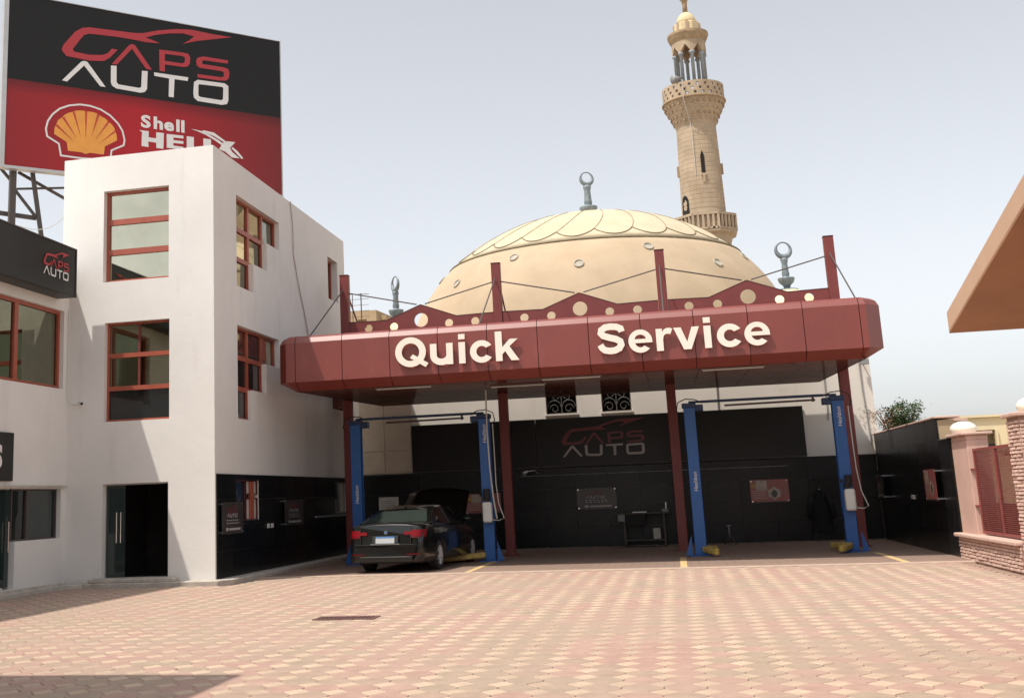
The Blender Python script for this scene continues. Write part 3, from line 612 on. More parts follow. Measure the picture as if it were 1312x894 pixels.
def pt(seg, t, k):
    a, c = RINGS[k][seg], RINGS[k][seg + 1]
    # positions along the run are measured on the outer line so that joints run straight up
    oa, oc = Vector(PATH[seg]), Vector(PATH[seg + 1]); q = oa.lerp(oc, t); dr = (oc - oa).normalized()
    if 0 < t < 1: n = Vector((-dr.y, dr.x)); p = q + n * PROF[k][0]
    else: p = a if t == 0 else c
    z = PROF[k][1] + (SL * (p.y - 26.5) if k < 2 else 0)
    return Vector((p.x, p.y, z))
SEG_T = [[k / 7 for k in range(8)], [0, 1], [0] + [(x + 8.80) / 13.06 for x in [-8.57 + 1.154 * k for k in range(12)]] + [1], [0, 1], [k / 7 for k in range(8)]]
gap = .008
for seg, tl_ in enumerate(SEG_T):
    L = (Vector(PATH[seg + 1]) - Vector(PATH[seg])).length
    for t0, t1 in zip(tl_, tl_[1:]):
        g = gap / L
        b = B(); A = [pt(seg, t0 if t0 == 0 else t0 + g, k) for k in range(6)]; C = [pt(seg, t1 if t1 == 1 else t1 - g, k) for k in range(6)]
        w = random.uniform(-.002, .002)
        b.add(A + C, [(k, 6 + k, 7 + k, k + 1) for k in range(5)])
        dr = Vector(PATH[seg + 1]) - Vector(PATH[seg]); nrm = Vector((dr.y, -dr.x, 0)).normalized()
        b.add([Vector(v) - nrm * .02 for v in A + C], [(k + 1, 7 + k, 6 + k, k) for k in range(5)])
        b.f += [(k, k + 1, 13 + k, 12 + k) for k in range(5)] + [(6 + k, 18 + k, 19 + k, 7 + k) for k in range(5)]; b.mi += [0] * 10; b.sm += [False] * 10
        b.make('cladding_panel', M['red_panel'], cp)
# backing body just behind the cladding, seen only through the joints
b = B(); R2 = [inset(PATH, d + .04) for d, z in PROF]
for seg in range(5):
    for k in range(5):
        q = [(R2[k][seg], PROF[k][1]), (R2[k][seg + 1], PROF[k][1]), (R2[k + 1][seg + 1], PROF[k + 1][1]), (R2[k + 1][seg], PROF[k + 1][1])]
        b.add([(p.x, p.y, z + (SL * (p.y - 26.5) if z < 4.5 else 0) + (.03 if z < 4.5 else -.03)) for p, z in q], [(0, 1, 2, 3)])
b.make('backing', M['red_dark'], cp)
# roof deck and glossy soffit
b = B()
b.add([(p.x, p.y, 5.49) for p in RINGS[4]], [tuple(range(6))]); b.add([(p.x, p.y, 5.40) for p in RINGS[4]], [tuple(range(6))[::-1]])
b.make('roof_deck', M['red_dark'], cp)
SZ = lambda y: 4.205 + SL * (y - 26.86)
ns = 11
for i in range(ns):           # soffit boards, long strips running front to back
    x0 = -8.685 + i * (12.92 / ns); x1 = x0 + 12.92 / ns - .010
    for (y0, y1) in ((26.87, 29.8), (29.812, 32.7), (32.712, 35.55)):
        c0 = .0; b = B(); e0 = random.uniform(0, .003)
        xa, xb = x0, x1
        P = [(xa, y0, SZ(y0) + .004 + e0), (xb, y0, SZ(y0) + .004 + e0), (xb, y1, SZ(y1) + .004 + e0), (xa, y1, SZ(y1) + .004 + e0)]
        P += [(x, y, z + .015) for x, y, z in P]
        b.add(P, [(3, 2, 1, 0), (4, 5, 6, 7), (0, 1, 5, 4), (1, 2, 6, 5), (2, 3, 7, 6), (3, 0, 4, 7)]); b.make('soffit_panel', M['soffit'], cp)
b = B(); b.add([(x, y, SZ(y) + .02) for x, y in ((-8.68, 26.92), (4.23, 26.92), (4.23, 35.58), (-8.68, 35.58))], [(3, 2, 1, 0)])
b.box(-8.68, 4.23, 35.57, 35.60, 4.452, 5.48); b.make('backing', M['red_dark'], cp)
# columns
CX = (-8.92, -4.47, .06, 4.47)
for x in CX:
    b = B(); b.box(x - .125, x + .125, 32.28, 32.52, .005, 8.03); c0 = b.make('column', M['red_steel'], cp, bevel=.012)
    b = B(); b.box(x - .20, x + .20, 32.20, 32.60, .005, .025)
    for dx in (-.15, .15):
        for dy in (-.15, .15): b.cyl((x + dx, 32.4 + dy, .025), (x + dx, 32.4 + dy, .05), .018, n=6)
    b.make('base_plate', M['red_steel'], c0)
    b = B(); b.box(x - .132, x + .132, 32.27, 32.53, 8.031, 8.045); b.make('cap', M['red_dark'], c0)
# gabled fascia with round holes, one bay per column pair
HB = [(CX[i], CX[i + 1]) for i in range(3)]
for i, (a, c_) in enumerate(HB):
    m_ = (a + c_) / 2 + .02; x0, x1 = a + .13, c_ - .13
    out_ = [(x0, 5.50), (x1, 5.50), (x1, 6.62), (m_ + 1.02, 6.60), (m_, 6.99), (m_ - 1.02, 6.60), (x0, 6.62)]
    holes = [arc(m_, 6.57, .20, .20, 0, 360, 28)[:-1]] + [arc(m_ + dx, 6.43, .118, .118, 0, 360, 20)[:-1] for dx in (-1.55, -.8, .8, 1.55)]
    flat('gable_fascia', [out_] + holes, frame_T((0, 32.37, 0), (1, 0, 0), (0, 0, 1)), .05, M['red_steel'], cp)
    b = B(); pr = [(x0, 6.62), (m_ - 1.02, 6.60), (m_, 6.99), (m_ + 1.02, 6.60), (x1, 6.62)]
    for p, q in zip(pr, pr[1:]): b.bar((p[0], 32.40, p[1] + .018), (q[0], 32.40, q[1] + .018), .16, .03)
    b.make('fascia_capping', M['red_dark'], cp)
    for p, s_ in ((a, 1), (c_, -1)):
        b = B(); b.cyl((p + s_ * .13, 32.34, 7.50), (m_ - s_ * .12, 32.36, 7.03), .020, n=6); b.make('tie_rod', M['dark_steel'], cp)
for x in CX:
    b = B(); b.cyl((x - .02, 32.25, 7.58), (x - .02, 28.3, 5.50), .020, n=6); b.make('tie_rod', M['dark_steel'], cp)
    b = B(); b.cyl((x + .06, 32.55, 7.45), (x + .06, 35.4, 5.50), .024, n=6); b.make('tie_rod', M['red_steel'], cp)
# unlit tube lights under the soffit
for x0, x1, y in ((-6.82, -5.42, 27.25), (-2.85, -1.45, 27.25), (.75, 2.15, 27.25), (-4.3, -2.9, 28.9)):
    l_ = thing('tube_light', ((x0 + x1) / 2, y, 4.15), {-6.82: 'unlit tube light under the canopy above the black car', -2.85: 'unlit tube light under the canopy front between the words', .75: 'unlit tube light under the canopy below the word Service', -4.3: 'unlit tube light set back under the canopy behind the front row'}[x0], 'light', 'tube lights under the canopy')
    b = B(); b.box(x0, x1, y - .045, y + .045, SZ(y) - .018, SZ(y) + .003); b.make('batten', M['grey_plastic'], l_, bevel=.004)
    b = B(); b.cyl((x0 + .04, y, SZ(y) - .032), (x1 - .04, y, SZ(y) - .032), .013, n=8); b.make('tube', M['white_plastic'], l_)
# ---- lettering: heavy grotesque capitals and lower case, each letter a thick plate on short pins
LW = .148
def q_poly(): return [arc(.375, .335, .372, .345, 0, 360, 40)[:-1], arc(.375, .335, .215, .205, 0, 360, 40)[:-1]]
def glyph(ch):
    X = .49
    if ch == 'Q': return [q_poly(), [[(.36, .20), (.43, .28), (.80, .06), (.73, -.03)]]], .78
    if ch == 'u': return [[stroke([(LW / 2, X), (LW / 2, .22)] + [(.26 + (.26 - LW / 2) * cos(RAD(a)), .215 + (.225 - LW / 2) * sin(RAD(a)) ) for a in range(190, 351, 16)] + [(.52 - LW / 2, .22), (.52 - LW / 2, X)], LW)], [[(.52 - LW, 0), (.52, 0), (.52, .2), (.52 - LW, .2)]]], .52
    if ch == 'i': return [[[(0, 0), (LW, 0), (LW, X), (0, X)]], [[(0, .555), (LW, .555), (LW, .675), (0, .675)]]], LW
    if ch == 'c': return [[arc(.265, .245, .265, .258, 32, 326, 34) + arc(.265, .245, .122, .128, 322, 40, 30)]], .51
    if ch == 'k': return [[[(0, 0), (LW, 0), (LW, .15), (.215, .22), (.345, 0), (.525, 0), (.315, .325), (.505, X), (.325, X), (LW, .305), (LW, .675), (0, .675)]]], .52
    if ch == 'S': return [[stroke([(.575 - .018, .485), (.535, .555), (.44, .60), (.31, .613), (.19, .60), (.105, .545), (.088, .475), (.14, .415), (.28, .365), (.42, .325), (.51, .27), (.527, .195), (.48, .12), (.38, .075), (.27, .068), (.16, .09), (.095, .145), (.062, .215)], .143)]], .61
    if ch == 'e': return [[arc(.262, .245, .262, .258, 0, 318, 36) + arc(.262, .245, .122, .140, 312, 196, 16) + [(.524, .205)], [(.135, .292)] + arc(.262, .292, .122, .100, 180, 0, 14)[1:]]], .52
    if ch == 'r': return [[[(0, 0), (LW, 0), (LW, .25), (.165, .33), (.205, .365), (.26, .372), (.315, .36), (.36, .475), (.305, .50), (.24, .498), (.18, .47), (.14, .415), (.138, .49), (0, .49)]]], .35
    if ch == 'v': return [[[(.19, 0), (.345, 0), (.535, X), (.38, X), (.268, .165), (.155, X), (0, X)]]], .53
def letters(word, xs, wd):
    for ch, x, w in zip(word, xs, wd):
        polys, nat = glyph(ch); k = w / nat
        for j, pg in enumerate(polys):
            T = frame_T((x, 26.44 - (.003 if j and ch != 'i' else 0), 4.59), (1, 0, 0), (0, 0, 1))
            o = flat('letter', [[(p[0] * k, p[1]) for p in po] for po in pg], T, .05, M['white_letter'], cp if j == 0 else o)
            if j: o.name = 'tail' if ch == 'Q' else 'dot' if ch == 'i' else 'stem'
        b = B(); b.cyl((x + w * .2, 26.44, 4.72), (x + w * .2, 26.50, 4.72), .012, n=6); b.cyl((x + w * .8 if ch not in 'rk' else x + w * .2, 26.44, 4.98), (x + w * .8 if ch not in 'rk' else x + w * .2, 26.50, 4.98), .012, n=6); b.make('pin', M['dark_steel'], cp)
letters('Quick', (-6.10, -5.27, -4.60, -4.34, -3.75), (.76, .53, .148, .52, .53))
letters('Service', (-1.45, -.77, -.165, .22, .865, 1.135, 1.715), (.60, .515, .35, .545, .148, .52, .525))
# ================================================================ MOSQUE
mq = thing('mosque', (-2.4, 44, 0), 'domed mosque with plaster dome and grilled windows behind the canopy', 'mosque')
b = B(); gw = [(-3.69, -2.75, 3.98, 4.95), (-2.0, -1.12, 3.97, 4.95)]
wall_with_holes(b, MOSQ, -10.55, 5.75, 0, 6.35, gw, .35)
b.box(5.40, 5.749, 36.601, 52, 0, 6.35); b.box(-10.55, -10.2, 36.601, 52, 0, 6.35); b.box(-10.19, 5.39, 51.6, 51.95, 0, 6.35)
b.make('wall', M['mosque_wall'], mq)
b = B(); b.box(-10.5, 5.7, 36.7, 51.9, 6.2, 6.3); b.make('roof', M['dome'], mq)
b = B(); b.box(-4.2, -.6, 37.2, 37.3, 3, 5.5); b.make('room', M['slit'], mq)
for (u0, u1, v0, v1) in gw:      # scrolled iron grilles
    gr = B(); gr.box(u0, u0 + .03, 36.36, 36.39, v0, v1); gr.box(u1 - .03, u1, 36.36, 36.39, v0, v1); gr.box(u0 + .03, u1 - .03, 36.36, 36.39, v0, v0 + .03); go = gr.make('grille', M['dark_steel'], mq)
    m_ = (u0 + u1) / 2; s = B()
    s.tube([(m_, 36.37, v0 + .03), (m_, 36.37, v1)], .014, 5)
    for sg in (-1, 1):
        s.tube([(m_ + sg * (.02 + .2 * (1 - cos(RAD(a)))), 36.37, v0 + .22 + .2 * sin(RAD(a))) for a in range(0, 181, 20)], .012, 5)
        s.tube([(m_ + sg * (.22 + r_ * cos(RAD(a))), 36.37, v0 + .16 + r_ * sin(RAD(a))) for a, r_ in [(a, .15 - a / 4000) for a in range(0, 400, 30)]], .010, 5)
        s.tube([(m_ + sg * (.14 + r_ * cos(RAD(a))), 36.37, v0 + .55 + r_ * sin(RAD(a))) for a, r_ in [(a, .12 - a / 6000) for a in range(-90, 300, 30)]], .010, 5)
        s.tube([(m_ + sg * (.34 + r_ * cos(RAD(a))), 36.37, v0 + .72 + r_ * sin(RAD(a))) for a, r_ in [(a, .10 - a / 6000) for a in range(-90, 300, 30)]], .010, 5)
    s.make('scroll', M['iron_dim'], go)
    f = B(); f.box(u0 - .04, u1 + .04, 36.19, 36.249, v0 - .05, v0 - .005); f.make('sill', M['mosque_wall'], mq)
# limestone facing at the left end of the wall
for i, (u0, u1) in enumerate(((-9.62, -8.82), (-8.81, -7.96))):
    for v0, v1 in ((2.40, 3.08), (3.095, 4.0), (4.01, 4.9)):
        b = B(); b.box(u0, u1, 36.215, 36.248, v0, v1); b.make('stone', M['stone_panel'], mq, bevel=.006)
# black granite dado of the garage bay
granite(mq, MOSQ, -9.60, 5.62, .02, 2.34, 16, 4, proud=.06)
b = B(); b.box(-9.6, 5.64, 36.14, 36.248, 2.345, 2.375); b.make('ledge', M['joint_black'], mq)
b = B(); b.cyl((-4.6, 36.16, 2.14), (3.2, 36.16, 2.14), .012, n=6); b.make('conduit', M['grey_plastic'], mq)
b = B(); b.cyl((1.37, 36.22, 2.4), (1.43, 36.22, 5.2), .02, n=6); b.make('conduit', M['grey_plastic'], mq)
b = B(); b.cyl((4.46, 36.22, 3.4), (4.46, 36.22, 5.2), .015, n=6); b.make('conduit', M['grey_plastic'], mq)
b = B(); b.tube([(5.45, 36.22, 6.0), (5.48, 36.22, 4.2), (5.52, 36.22, 3.5), (5.55, 36.22, 2.6), (5.6, 36.2, 2.4)], .018, 6); b.make('conduit', M['grey_plastic'], mq)
# the dome: rings of an ellipsoid; the cap above the ring is a separate skin
DX, DY, DR, DZ, DH = -2.39, 44.0, 7.04, 6.24, 5.63
def ell(z): return DR * math.sqrt(max(0, 1 - ((z - DZ) / DH) ** 2))
def dpt(az, z, off=0.0):
    r_ = ell(z); a = RAD(az); n = Vector((r_ * sin(a) / DR ** 2, -r_ * cos(a) / DR ** 2, (z - DZ) / DH ** 2)).normalized()
    return Vector((DX + r_ * sin(a), DY - r_ * cos(a), z)) + n * off
ZR = 9.86
b = B(); b.smooth = True
ts = [math.asin((ZR - DZ) / DH) * k / 14 for k in range(15)]
b.lathe((DX, DY), [(DR * cos(t), DZ + DH * sin(t)) for t in ts], 96)
dm = b.make('dome', M['dome'], mq)
b = B(); b.smooth = True; t0 = math.asin((ZR - DZ) / DH)
b.lathe((DX, DY), [(DR * cos(t) + .012, DZ + DH * sin(t)) for t in [t0 + (pi / 2 - t0) * k / 14 for k in range(15)]], 96)
b.make('dome_cap', M['dome_cap'], dm)
b = B(); b.tube([dpt(a * 4, ZR, .012) for a in range(91)], .038, 6); b.make('ring_band', M['dome_joint'], dm)
for k in range(24):      # scalloped edge and the ribs that rise from it
    a0 = -10.3 + 15 * k; b = B()
    b.tube([dpt(a0 + 15 * t / 12, 10.30 - .29 * sin(pi * t / 12) ** .8, .015) for t in range(13)], .020, 5)
    b.tube([dpt(a0 + 9 * (t / 14), 10.30 + 1.28 * t / 14 - .10 * sin(pi * t / 14), .012) for t in range(15)], .010, 5)
    b.make('scallop', M['dome_joint'], dm)
for k in range(16):      # round light holes with raised lips
    az_ = -.9 + 22.5 * k; zz = 8.88 if k % 2 == 0 else 9.43
    c_ = dpt(az_, zz); nrm = (dpt(az_, zz, 1) - c_).normalized(); e1 = Vector((0, 0, 1)).cross(nrm).normalized(); e2 = nrm.cross(e1)
    b = B(); n = 16
    ring = lambda r_, d: [c_ + (e1 * cos(2 * pi * q / n) + e2 * sin(2 * pi * q / n)) * r_ + nrm * d for q in range(n)]
    b.add(ring(.17, -.02) + ring(.165, .045) + ring(.14, .045) + ring(.13, .012), [(r0 * n + q, r0 * n + (q + 1) % n, (r0 + 1) * n + (q + 1) % n, (r0 + 1) * n + q) for r0 in range(3) for q in range(n)] + [tuple(range(3 * n, 4 * n))])
    b.make('light_hole', M['vent'], dm, smooth=False)
b = B(); b.lathe((DX, DY), [(7.35, 6.30), (7.35, 6.62), (7.10, 6.70), (7.06, 6.75)], 48); b.make('drum', M['dome'], dm)
def finial(parent, x, y, z, s=1.0, rot=0.35, name='finial', rf=1.0):
    """stem with bowls and an upright crescent ring"""
    b = B(); b.smooth = True
    b.lathe((x, y), [(.10 * s, z - .1), (.14 * s, z), (.25 * s, z + .10 * s), (.30 * s, z + .24 * s), (.29 * s, z + .27 * s), (.12 * s, z + .29 * s), (.115 * s, z + .34 * s), (.135 * s, z + .40 * s), (.12 * s, z + .5 * s), (.10 * s, z + .8 * s), (.13 * s, z + .92 * s), (.13 * s, z + .98 * s), (.05 * s, z + 1.02 * s)], 16)
    f = b.make(name, M['bronze'], parent)
    b = B(); b.smooth = True; cz = z + (1.01 + .30 * rf) * s; N = 28; n = 8; vs = []; fs = []
    for i in range(N):
        a = 2 * pi * i / N - pi / 2; w = (.085 + .05 * cos(2 * pi * i / N)) * s * .75 * rf; R_ = .28 * s * rf
        oc = Vector((cos(a), 0, sin(a))); cc_ = Vector((0, 0, 0)) + oc * (R_ - w * .2)
        for q in range(n):
            t = 2 * pi * q / n; v = cc_ + oc * w * cos(t) + Vector((0, 1, 0)) * w * .8 * sin(t)
            v = Matrix.Rotation(rot, 3, 'Z') @ v; vs.append((x + v.x, y + v.y, cz + v.z))
    for i in range(N):
        for q in range(n): fs.append((i * n + q, i * n + (q + 1) % n, ((i + 1) % N) * n + (q + 1) % n, ((i + 1) % N) * n + q))
    b.add(vs, fs); b.make('crescent', M['bronze'], f)
    return f
finial(dm, DX, DY, 11.93, 1.16, rf=.76)
# two small corner domes
for x, top, s, r_ in ((3.84, 7.52, .86, .98), (-8.60, 7.42, .86, .80)):
    b = B(); b.smooth = True; y = 37.6
    b.lathe((x, y), [(r_ + .1, 6.28), (r_ + .1, 6.62), (r_, 6.66)] + [(r_ * cos(t), 6.66 + (top - 6.66) * sin(t)) for t in [RAD(k * 10) for k in range(10)]], 32)
    sdm = b.make('small_dome', M['small_dome'], mq); 
    b = B(); b.lathe((x, y), [(.32, top - .10), (.34, top - .02), (.25, top + .0)], 16); b.make('collar', M['bronze'], sdm)
    finial(sdm, x, y, top + .12, s, rot=.25 if x > 0 else -.9)
# floodlight and bracket at the right edge
fl_ = thing('floodlight', (5.5, 36.0, 5.0), 'small grey floodlight on the mosque wall beside the canopy end', 'floodlight')
b = B(); b.box(5.45, 5.70, 35.95, 36.08, 4.92, 5.08); b.make('lamp_head', M['grey_plastic'], fl_, bevel=.01)
b = B(); b.bar((5.57, 36.08, 5.0), (5.57, 36.25, 4.95), .03); b.make('bracket', M['dark_steel'], fl_)
# long black banner over the dado
bn = thing('wall_banner', (-2.1, 36.1, 2.4), 'long black banner with dim car logo high on the garage back wall', 'banner')
for x0, x1 in ((-7.93, -4.05), (-4.04, .04), (.05, 3.76)):
    b = B(); b.box(x0, x1, 36.17, 36.212, 2.40, 3.84); b.make('banner_panel', M['banner'], bn, bevel=.004)
b = B(); b.bar((-7.93, 36.16, 2.395), (3.76, 36.16, 2.395), .03, .02); b.make('rail', M['dark_steel'], bn)
logo(bn, frame_T((-3.28, 36.168, 2.66), (1, 0, 0), (0, 0, 1)), M['logo_red_dim'], M['logo_grey'], size=(2.52, 1.08))

# ================================================================ MINARET
mn = thing('minaret', (2.48, 60, 0), 'tall sandstone minaret with pierced balcony rising behind the dome', 'minaret')
MX, MY = 2.5, 60.0
b = B(); b.smooth = True; b.lathe((MX, MY), [(1.12, 0), (1.12, 14.9), (1.08, 15.2), (1.02, 18), (.985, 19.75)], 40); sh = b.make('shaft', M['minaret'], mn)
b = B(); b.lathe((MX, MY), [(1.12, 12.9), (1.2, 13.3), (1.32, 13.6), (1.40, 13.9), (1.62, 14.0), (1.62, 14.12)], 8, ph=.5); lb = b.make('lower_corbel', M['minaret'], mn)
for k in range(8):       # octagonal balustrade: piers, pierced panels and top rail
    a0, a1 = 2 * pi * (k + .5) / 8, 2 * pi * (k + 1.5) / 8; R_ = 1.60
    p, q = Vector((MX + R_ * cos(a0), MY + R_ * sin(a0), 0)), Vector((MX + R_ * cos(a1), MY + R_ * sin(a1), 0)); z = Vector((0, 0, 1))
    b = B(); b.bar(p + z * 14.9, q + z * 14.9, .12, .12); b.bar(p + z * 14.16, q + z * 14.16, .10, .08)
    for t in [i / 5 for i in range(5)]: c_ = p.lerp(q, t); b.bar(c_ + z * 14.12, c_ + z * 14.84, .11, .10)
    b.make('balustrade', M['minaret'], mn)
    u_ = Vector((cos((a0 + a1) / 2), sin((a0 + a1) / 2), 0)); b = B(); P = [c + z * h - u_ * d for d in (.06, .09) for c, h in ((p, 14.12), (q, 14.12), (q, 14.86), (p, 14.86))]
    b.add(P, [(0, 1, 2, 3), (7, 6, 5, 4)]); b.make('panel', M['minaret'], mn)
# corbelled ring with rows of small niches
prof = [(.985, 19.70), (1.03, 19.82), (1.10, 20.05), (1.12, 20.10), (1.22, 20.32), (1.25, 20.38), (1.36, 20.62), (1.40, 20.68), (1.50, 20.92), (1.55, 20.98), (1.55, 21.06)]
b = B(); b.lathe((MX, MY), prof, 16); cb = b.make('upper_corbel', M['minaret'], mn)
for row, (r_, z, n) in enumerate(((1.085, 20.0, 24), (1.20, 20.25, 24), (1.33, 20.52, 24), (1.47, 20.80, 28))):
    b = B()
    for k in range(n):
        a = 2 * pi * (k + row * .5) / n; c_ = Vector((MX + r_ * cos(a), MY + r_ * sin(a), z)); t = Vector((-sin(a), cos(a), 0)); o_ = Vector((cos(a), sin(a), .9)).normalized()
        b.bar(c_ - t * .055, c_ + t * .055, .10, .10)
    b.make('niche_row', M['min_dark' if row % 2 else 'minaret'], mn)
# pierced balcony wall: real openings in staggered rows
b = B(); n = 72; zs = [21.06, 21.16, 21.30, 21.38, 21.52, 21.60, 21.74, 21.86]
def rp(k, z, r_): a = 2 * pi * k / n; return (MX + r_ * cos(a), MY + r_ * sin(a), z)
def solid(k, j):
    if j in (0, 2, 4, 6): return True
    return (k + (j // 2)) % 3 != 0 if j < 6 else True
for k in range(n):
    for j in range(7):
        if not solid(k, j): continue
        for r_, f_ in ((1.55, 0), (1.43, 1)):
            q = [rp(k, zs[j], r_), rp(k + 1, zs[j], r_), rp(k + 1, zs[j + 1], r_), rp(k, zs[j + 1], r_)]; b.add(q, [(0, 1, 2, 3) if not f_ else (3, 2, 1, 0)])
        for dk, kk in ((-1, k), (1, k + 1)):
            if not solid((k + dk) % n, j): b.add([rp(kk, zs[j], 1.55), rp(kk, zs[j + 1], 1.55), rp(kk, zs[j + 1], 1.43), rp(kk, zs[j], 1.43)], [(0, 1, 2, 3)])
        for dj, zz in ((-1, zs[j]), (1, zs[j + 1])):
            if j + dj < 0 or j + dj > 6 or not solid(k, j + dj): b.add([rp(k, zz, 1.55), rp(k + 1, zz, 1.55), rp(k + 1, zz, 1.43), rp(k, zz, 1.43)], [(0, 1, 2, 3)])
b.make('pierced_balcony', M['minaret'], mn)
b = B(); b.lathe((MX, MY), [(1.60, 21.0), (1.62, 21.05), (1.60, 21.10), (1.42, 21.10)], 40); b.make('balcony_lip', M['min_dark'], mn)
for k in range(8):       # lantern columns
    a = 2 * pi * (k + .2) / 8; x, y = MX + .74 * cos(a), MY + .74 * sin(a)
    b = B(); b.smooth = True; b.lathe((x, y), [(.088, 21.1), (.088, 23.55), (.15, 23.62), (.15, 23.7)], 12); b.make('lantern_column', M['grey_column'], mn)
    b = B(); a2 = a + pi / 8
    for s_ in (-1, 1):
        for i in range(4):
            t0_, t1_ = a2 + s_ * pi / 8 * (1 - i / 4) * 1.0, a2 + s_ * pi / 8 * (1 - (i + 1) / 4)
            zz = 23.62 + .12 * (i + 1)
            P = [(MX + r_ * cos(t), MY + r_ * sin(t), z_) for r_ in (.86, .66) for t, z_ in ((t0_, zz - .12), (t1_, zz), (t1_, 24.36), (t0_, 24.36))]
            b.add(P, [(0, 1, 2, 3), (7, 6, 5, 4), (0, 4, 5, 1)])
    b.make('arch', M['minaret'], mn)
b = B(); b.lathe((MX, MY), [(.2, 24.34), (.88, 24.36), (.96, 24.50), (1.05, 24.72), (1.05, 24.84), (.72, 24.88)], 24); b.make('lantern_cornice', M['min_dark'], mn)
b = B(); b.lathe((MX, MY), [(.70, 24.87), (.68, 25.40), (.60, 25.46), (.50, 25.47)], 8, ph=.5); b.make('drum', M['min_top'], mn)
for k in range(8):
    a = 2 * pi * k / 8; b = B(); b.bar((MX + .63 * cos(a), MY + .63 * sin(a), 24.9), (MX + .63 * cos(a), MY + .63 * sin(a), 25.42), .16, .10); b.make('pilaster', M['minaret'], mn)
b = B(); b.smooth = True; b.lathe((MX, MY), [(.50, 25.47), (.50, 25.6), (.46, 25.75), (.36, 25.92), (.22, 26.05), (.12, 26.1)], 24); b.make('cap', M['min_top'], mn)
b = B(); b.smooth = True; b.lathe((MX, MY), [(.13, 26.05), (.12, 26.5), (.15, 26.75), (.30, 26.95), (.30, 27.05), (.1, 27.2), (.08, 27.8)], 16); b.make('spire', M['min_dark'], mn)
# slit window with bracket, side niches and the arched doorway onto the lower balcony
def on_shaft(az_, r_, z): a = RAD(az_); return Vector((MX + r_ * sin(a), MY - r_ * cos(a), z))
b = B(); c_ = 7
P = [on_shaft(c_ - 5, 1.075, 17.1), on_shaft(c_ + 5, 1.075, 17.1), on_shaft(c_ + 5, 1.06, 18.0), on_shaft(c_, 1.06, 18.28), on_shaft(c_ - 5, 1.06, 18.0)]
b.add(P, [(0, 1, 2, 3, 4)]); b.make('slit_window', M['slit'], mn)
b = B(); b.bar(on_shaft(c_ - 7, 1.09, 17.0), on_shaft(c_ + 7, 1.09, 17.0), .12, .10); b.bar(on_shaft(c_, 1.05, 16.6), on_shaft(c_, 1.10, 16.98), .12, .12); b.make('bracket', M['minaret'], mn)
for az_ in (-82, 92):
    b = B(); b.bar(on_shaft(az_, 1.06, 17.2), on_shaft(az_, 1.06, 17.75), .18, .14); b.make('bracket', M['min_dark'], mn)
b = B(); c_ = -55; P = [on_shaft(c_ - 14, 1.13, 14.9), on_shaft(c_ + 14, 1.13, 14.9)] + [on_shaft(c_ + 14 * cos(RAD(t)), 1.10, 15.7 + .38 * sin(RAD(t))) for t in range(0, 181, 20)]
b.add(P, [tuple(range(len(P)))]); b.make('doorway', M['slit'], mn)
for k, z in enumerate([15.3 + .235 * i for i in range(19)]):     # stone courses stand a hair proud of each other
    b = B(); r0 = 1.085 - (z - 15) * .0215
    b.lathe((MX, MY), [(r0 + .004, z), (r0 + .010, z + .03), (r0 + .010, z + .19), (r0 + .004, z + .225)], 40); b.make('stone_course', M['minaret'], sh)
b = B(); b.tube([(MX - .5, MY - 1.62, 21.9), (MX - .55, MY - 1.6, 20.9), (MX - .3, MY - 1.1, 19.7), (MX - .25, MY - 1.05, 17)], .02, 5); b.make('wire', M['hose'], mn)
b = B(); b.smooth = True; b.cyl((MX - .95, MY - 1.25, 22.05), (MX - .55, MY - 1.0, 22.2), .26, .06, 14); b.make('loudspeaker', M['grey_plastic'], mn)
# ================================================================ RIGHT BOUNDARY
bw = thing('garage_side_wall', (5.8, 32, 0), 'black granite clad side wall stepping down on the right of the garage', 'wall')
b = B(); b.box(5.65, 6.0, 27.82, 36.24, 0, 2.86); b.box(5.65, 6.0, 26.72, 27.82, 0, 2.36); b.make('wall', M['tan_house'], bw)
granite(bw, RIGHT, -36.1, -27.80, .02, 2.90, 14, 6, proud=.035, alt=.2)
granite(bw, RIGHT, -27.795, -26.72, .02, 2.40, 2, 5, proud=.035, alt=.9)
b = B(); b.box(5.58, 6.1, 27.76, 36.2, 2.90, 2.945); b.make('coping', M['coping'], bw, bevel=.01)
b = B(); b.box(5.58, 6.08, 26.74, 27.755, 2.40, 2.435); b.make('coping', M['joint_black'], bw, bevel=.006)
bk = thing('brick_boundary_wall', (5.9, 24.5, 0), 'pink split brick boundary wall with maroon lattice and two pillars', 'wall')
b = B(); b.box(5.65, 6.05, 25.42, 26.70, 0, 2.34); b.make('plaster_pier', M['pink_plaster'], bk, bevel=.01)
b = B(); b.box(5.56, 6.14, 25.34, 26.78, 2.437, 2.49); b.box(5.65, 6.05, 25.42, 26.70, 2.34, 2.437); b.make('pier_cap', M['coping'], bk, bevel=.012)
b = B(); b.box(5.58, 6.0, 22.22, 26.71, -.05, .44); b.make('mortar_core', M['mortar'], bk)
b = B(); b.box(5.48, 6.05, 22.22, 26.78, .44, .515); b.make('coping', M['coping'], bk, bevel=.02, seg=2)
b = B(); b.box(5.62, 6.31, 21.48, 22.19, -.05, 2.58); b.make('mortar_core', M['mortar'], bk)
b = B(); b.box(5.54, 6.40, 21.40, 22.27, 2.58, 2.65); b.make('pillar_cap', M['coping'], bk, bevel=.015)
